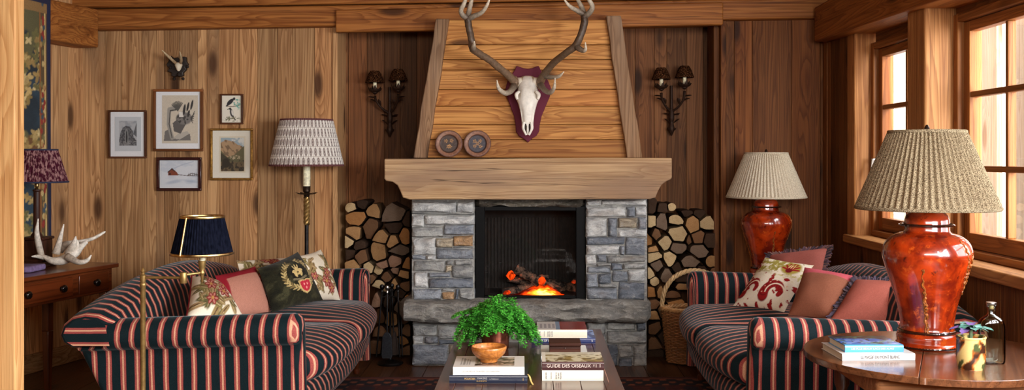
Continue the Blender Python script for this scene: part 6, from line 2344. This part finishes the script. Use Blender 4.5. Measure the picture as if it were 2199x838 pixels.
for side in (-1, 1):
    poly, nd = disc(side)
    mb = MB()
    o3 = random.uniform(0, 30)
    n = len(poly)
    V = [(x, y, z) for z in (RZ - .024, RZ) for x, y in poly]
    Fc = [tuple(reversed(range(n))), tuple(range(n, 2 * n))] + [(j, (j + 1) % n, n + (j + 1) % n, n + j) for j in range(n)]
    td = Vector((-nd.y, nd.x))
    W = [(v[0] * nd.x + v[1] * nd.y + o3, v[2], v[0] * td.x + v[1] * td.y + o3) for v in V]
    mb.add(V, Fc, (.6, .1, 0), W)
    mb.build('table_top' if side > 0 else 'drop_leaf', MW['round'], o, bevel=.006, seg=3, angle=50)
mb = MB()
box(mb, 1.15, 1.76, 3.34, 3.90, RZ - .115, RZ - .025, 'x', .6, .1)
mb.build('apron', MW['apron'], o, bevel=.02, seg=4)
for x in (1.17, 1.70):
    for y in (3.36, 3.84):
        mb = MB()
        lathe(mb, [(.018, 0.0), (.022, .02), (.016, .05), (.028, .12), (.02, .2), (.03, .35), (.02, .46), (.028, .48), (.028, RZ - .03)], (x + .02, y + .02, 0), 20)
        mb.w = [(v[0], v[1], v[2]) for v in mb.v]
        mb.build('leg', MW['round'], o)


def lake_top(u, v):
    C = base_col(u, S(40, 52, 78))
    C = lay(C, sm(fbm(u * 6, v * 6, 7), .45, .6) * (v < .75), S(70, 110, 190)); C = lay(C, sm(fbm(u * 10 + 3, v * 8, 9), .52, .62) * (v < .6), S(120, 150, 220))
    C = lay(C, sm(v, .6, .8), S(52, 48, 56)); C = lay(C, sm(fbm(u * 12, v * 14, 11), .6, .68) * .7, S(110, 150, 110)); C = lay(C, (v < .10) * 1., S(70, 160, 200))
    return C


o, R = book('white mountain book lying on the round table under the blue book', 1.062, 1.318, 3.46, 3.68, RZ, RZ + .024, (212, 210, 206), .04, None, group='books on the round table')
spine_text(o, R, 'LE MASSIF DU MONT BLANC', 1.195, 3.46, RZ + .012, .0155, INK['dark'], .135)
o, R = book('blue book with a lake picture on top of the white mountain book', 1.082, 1.288, 3.485, 3.665, RZ + .024, RZ + .049, (84, 158, 216), .03, lake_top, group='books on the round table')
spine_text(o, R, 'LES PLUS BEAUX LACS DES ALPES', 1.178, 3.485, RZ + .0365, .008, INK['white'], .15)

# little mottled pot with a violet leaved plant
pp = (1.456, 3.33)
o = thing('potted_plant', 'small mottled glazed pot with a violet green rosette plant, beside the bottle', 'plant', (pp[0], pp[1], RZ))
mb = MB()
prof = [(.001, 0), (.036, 0), (.040, .003), (.044, .02), (.0465, .045), (.046, .075), (.0455, .098), (.0475, .104), (.0465, .109), (.0425, .107), (.041, .095), (.001, .092)]
lps, U_, V_ = [], [], []
Cp = catmull([(p[0], p[1], 0) for p in prof], 4)
for q in Cp:
    L = []
    for j in range(64):
        a = 2 * PI * j / 64
        L.append((pp[0] + max(q[0], .001) * math.cos(a), pp[1] + max(q[0], .001) * math.sin(a), RZ + q[1]))
        U_.append(math.cos(a)); V_.append(q[1] * 20 + math.sin(a))
    lps.append(L)
U_, V_ = np.array(U_), np.array(V_)
C_ = base_col(U_, S(216, 190, 122))
nn = fbm(U_ * 1.8 + 4, V_ * 1.6, 18, 2)
C_ = lay(C_, sm(nn, .5, .56), S(164, 90, 34)); C_ = lay(C_, sm(nn, .6, .64), S(60, 34, 22)); C_ = lay(C_, sm(fbm(U_ * 2 + 9, V_ * 2, 28, 2), .62, .66), S(70, 80, 44))
sweep(mb, lps, True, True, True, None, C_)
mb.build('pot', M['gloss_paper'], o)
R = random.Random(3)
lf = MB()
for k in range(13):
    a = k * 2.4 + .3; el = .15 + .06 * (k % 4); l = .028 + .0045 * k ** .9
    c0 = Vector((pp[0], pp[1], RZ + .108))
    dv = Vector((math.cos(a), math.sin(a), 0)); sd = Vector((-dv.y, dv.x, 0))
    col = np.array(S(74, 128, 116)) if k % 3 else np.array(S(96, 70, 128))
    rows_ = []
    for i in range(7):
        t = i / 6
        w = .019 * math.sin(PI * min(1, t * .92 + .05)) ** .8 * (1 + .2 * math.sin(t * 17))
        z = .02 + l * el * 1.5 * t - .045 * max(0, t - .4) ** 1.5 + (.012 if k < 5 else 0)
        cp = c0 + dv * l * 1.15 * t + Vector((0, 0, z))
        rows_.append([cp - sd * w + Vector((0, 0, .004)), cp, cp + sd * w + Vector((0, 0, .004))])
    V = [p for r_ in rows_ for p in r_]
    Fc = [(i * 3 + j, i * 3 + j + 1, i * 3 + j + 4, i * 3 + j + 3) for i in range(6) for j in range(2)]
    lf.add(V, Fc, [tuple(col * (.7 + .5 * ((i % 3) == 1) + .2 * R.random())) for i in range(len(V))])
lf.build('leaves', M['leaf'], o, angle=0)
mb = MB(); tube(mb, [Vector((pp[0], pp[1], RZ + .09)), Vector((pp[0], pp[1], RZ + .135))], .006, 8, 1, S(90, 110, 80), smooth=False); mb.build('stalk', M['leaf'], o)
# flask bottle
bp_ = (1.565, 3.42)
o = thing('glass_bottle', 'clear greenish flask bottle with a cork on the round table', 'bottle', (bp_[0], bp_[1], RZ))


def flask(mb, ins):
    pr = [(.040, .0), (.044, .004), (.045, .02), (.045, .115), (.044, .130), (.038, .146), (.025, .157), (.0145, .163), (.012, .17), (.0118, .197)]
    L = []
    for w, z in pr:
        w = w - ins; z2 = z + (.004 if ins and z < .01 else 0)
        dpt = (.027 if z < .15 else max(w, .0118 - ins) if z > .16 else .02) - ins
        L.append([(bp_[0] + w * math.copysign(abs(math.cos(a)) ** .7, math.cos(a)), bp_[1] + dpt * math.copysign(abs(math.sin(a)) ** .7, math.sin(a)), RZ + .0005 + z2) for a in np.linspace(0, 2 * PI, 40, endpoint=False)])
    return L


mb = MB()
A, B = flask(mb, 0), flask(mb, .0028)
sweep(mb, A + B[::-1], True, True, True)
mb.build('flask', M['bottle'], o, angle=60)
mb = MB()
loops = [[(bp_[0] + (.0135 + .0028 * math.cos(b)) * math.cos(a), bp_[1] + (.0135 + .0028 * math.cos(b)) * math.sin(a), RZ + .194 + .006 * math.sin(b)) for b in np.linspace(0, 2 * PI, 8, endpoint=False)] for a in np.linspace(0, 2 * PI, 28)]
sweep(mb, loops); mb.build('lip', M['bottle'], o)
mb = MB(); lathe(mb, [(.001, .185), (.0085, .185), (.0088, .200), (.001, .200)], (bp_[0], bp_[1], RZ), 16); mb.build('cork', plain('cork', S(176, 140, 96), .8, 0, .3, 200), o)
mb = MB(); lathe(mb, [(.001, .2005), (.0165, .2005), (.017, .204), (.0165, .208), (.001, .209)], (bp_[0], bp_[1], RZ), 20); mb.build('stopper_cap', M['steel'], o)

# ------------------------------------------------------------------ log basket and fire tools
bx, by = 1.062, 6.60
o = thing('log_basket', 'tall oval wicker basket with an arched handle beside the right sofa', 'basket', (bx, by, 0))
mb = MB()
NS = 34
for i in range(34):
    t = i / 33
    z = .015 + .335 * t
    rx, ry = .175 + .035 * t, .105 + .025 * t
    pts = []
    loops = []
    for j in range(NS * 4 + 1):
        a = 2 * PI * j / (NS * 4)
        k = .006 * math.sin(a * NS / 2 + (PI if i % 2 else 0))
        c = Vector((bx + (rx + k) * math.cos(a), by + (ry + k) * math.sin(a), z + .0015 * math.sin(a * 7 + i)))
        e = Vector((math.cos(a), math.sin(a), 0))
        loops.append([c + e * (.0055 * math.cos(b)) + Vector((0, 0, .0062 * math.sin(b))) for b in np.linspace(0, 2 * PI, 6, endpoint=False)])
    f = random.uniform(.75, 1.15)
    sweep(mb, loops, col=tuple(np.array(S(150, 98, 54)) * f))
mb.build('woven_side', M['wicker'], o, angle=0)
mb = MB()
for q in range(NS):
    a = 2 * PI * (q + .5) / NS
    tube(mb, [(bx + .175 * math.cos(a), by + .105 * math.sin(a), .01), (bx + .21 * math.cos(a), by + .13 * math.sin(a), .36)], .0045, 6, 1, S(140, 92, 52), smooth=False)
lathe(mb, [(.001, .008), (.17, .008), (.17, .016), (.001, .016)], (bx, by, 0), 40, S(140, 92, 52), sy=.6)
mb.build('stakes', M['wicker'], o)
mb = MB()
for s in range(3):
    loops = []
    for j in range(181):
        a = 2 * PI * j / 180
        ph = a * 14 + s * 2 * PI / 3
        c = Vector((bx + (.214 + .008 * math.cos(ph)) * math.cos(a), by + (.134 + .008 * math.cos(ph)) * math.sin(a), .36 + .008 * math.sin(ph)))
        e = Vector((math.cos(a), math.sin(a), 0))
        loops.append([c + e * (.0085 * math.cos(b)) + Vector((0, 0, .0085 * math.sin(b))) for b in np.linspace(0, 2 * PI, 6, endpoint=False)])
    sweep(mb, loops, col=tuple(np.array(S(190, 142, 90)) * random.uniform(.85, 1.1)))
mb.build('braided_rim', M['wicker'], o)
mb = MB()
for s in range(3):
    pts = []
    for j in range(90):
        t = j / 89
        a = PI * (1 - t)
        ph = t * 50 + s * 2 * PI / 3
        c = Vector((bx + .212 * math.cos(a) * (1 + .05 * math.sin(a)), by, .345 + .265 * math.sin(a) ** .85))
        e = Vector((math.cos(a), 0, math.sin(a)))
        pts.append(c + e * (.0085 * math.cos(ph)) + Vector((0, .0085 * math.sin(ph), 0)))
    tube(mb, pts, .0088, 6, 1, tuple(np.array(S(206, 172, 124)) * random.uniform(.9, 1.08)))
mb.build('handle', M['wicker'], o)

tx, ty = P(838, 340, 6.56).x, 6.56
o = thing('fire_tools_stand', 'black iron fire tool stand on the floor left of the hearth', 'fire tools', (tx, ty, 0))
mb = MB()
lathe(mb, [(.001, 0), (.082, 0), (.085, .008), (.078, .018), (.03, .026), (.012, .034), (.008, .05), (.008, .47), (.012, .475), (.012, .49), (.001, .50)], (tx, ty, 0), 32)
tube(mb, [(tx - .055, ty - .01, .44), (tx, ty, .445), (tx + .055, ty - .01, .44)], .005, 8, 3)
tube(mb, [(tx, ty - .055, .44), (tx, ty, .445), (tx, ty + .05, .44)], .005, 8, 3)
mb.build('stand', M['iron'], o)
for nm, x0_, y0_, x1_, y1_ in (('poker', -.052, -.012, -.09, -.01), ('shovel', -.012, -.052, -.012, -.062), ('tongs', .052, -.012, .064, -.012), ('brush', .004, .045, .02, .05)):
    k = thing(nm, {'poker': 'slim iron poker hanging leftmost on the tool stand', 'shovel': 'small black fire shovel with a broad blade on the tool stand', 'tongs': 'straight iron tongs hanging rightmost on the tool stand', 'brush': 'round hearth brush hanging at the back of the tool stand'}[nm], nm, (tx + x0_, ty + y0_, .04), 'hearth tools on the stand')
    mb = MB()
    top = Vector((tx + x0_, ty + y0_, .475)); bot = Vector((tx + x1_, ty + y1_, .05))
    tube(mb, [bot, top], [.0055, .0055], 8, 1, smooth=False)
    mb.build('rod', M['iron'], k)
    mb = MB()
    lathe(mb, [(.001, -.004), (.009, 0), (.009, .012), (.006, .016), (.012, .022), (.016, .034), (.012, .045), (.001, .05)], top, 16)
    mb.build('knob', M['steel'] if nm == 'shovel' else M['iron'], k)
    if nm == 'shovel':
        mb = MB()
        pts = [(-.012, .22), (-.03, .19), (-.036, .07), (-.03, .05), (.03, .05), (.036, .07), (.03, .19), (.012, .22)]
        prism(mb, [(bot.x + x, z) for x, z in pts], bot.y - .006, bot.y - .002)
        mb.build('blade', plain('shovel_steel', S(58, 60, 66), .35, .8), k, bevel=.002)
    if nm == 'tongs':
        mb = MB(); tube(mb, [Vector((bot.x + .016, bot.y, .06)), Vector((bot.x + .008, bot.y, .40))], .005, 8, 1, smooth=False); mb.build('second_leg', M['iron'], k)
    if nm == 'brush':
        mb = MB(); lathe(mb, [(.008, .0), (.03, .01), (.026, .10), (.012, .14), (.007, .16)], (bot.x, bot.y, .045), 24, rf=lambda a, z: 1 + .06 * math.sin(a * 12)); mb.build('bristles', M['socket'], k)
# ------------------------------------------------------------------ light and camera
def area(name, loc, target, sx, sy, power, col=(1, 1, 1)):
    L = bpy.data.lights.new(name, 'AREA')
    L.shape = 'RECTANGLE'; L.size = sx; L.size_y = sy; L.energy = power; L.color = col
    o = bpy.data.objects.new(name, L)
    COL.objects.link(o)
    o.location = loc
    o.rotation_euler = (Vector(target) - Vector(loc)).to_track_quat('-Z', 'Y').to_euler()
    return o


area('skylight_window_far', (3.2, 5.7, 3.3), (1.6, 5.6, 0.9), 1.4, 1.6, 150, (0.93, 0.96, 1.0))
area('skylight_window_mid', (3.2, 4.0, 3.3), (1.5, 4.0, 0.8), 2.0, 1.6, 330, (0.93, 0.96, 1.0))
area('skylight_window_near', (2.6, 1.7, 1.75), (-1.6, 6.0, 1.0), 2.3, 1.3, 520, (0.97, 0.98, 1.0))
area('rear_fill_light', (0.5, -1.2, 2.15), (-0.2, 6.5, 0.9), 3.4, 0.8, 185, (1.0, 0.95, 0.88))  # fill added behind the camera, no lamp stands there

w = bpy.data.worlds.new('sky')
scn.world = w
w.use_nodes = True
bg = w.node_tree.nodes['Background']
bg.inputs[0].default_value = (0.93, 0.96, 1.0, 1)
bg.inputs[1].default_value = 7.0

cam = bpy.data.cameras.new('camera')
co = bpy.data.objects.new('camera', cam)
COL.objects.link(co)
co.location = (0, 0, EYE)
co.rotation_euler = (PI / 2, 0, 0)
cam.sensor_width = 36
cam.sensor_fit = 'HORIZONTAL'
cam.lens = F / 2199 * 36
cam.shift_x = (2199 / 2 - CX) / 2199
cam.shift_y = (CY - 838 / 2) / 2199
cam.clip_start = 0.05
cam.clip_end = 100
scn.camera = co
scn.view_settings.view_transform = 'Standard'
scn.view_settings.look = 'None'
scn.view_settings.exposure = 0.0
scn.cycles.use_denoising = True
scn.cycles.max_bounces = 8
scn.cycles.transparent_max_bounces = 12
scn.cycles.caustics_reflective = False
scn.cycles.caustics_refractive = False
scn.cycles.sample_clamp_indirect = 6.0
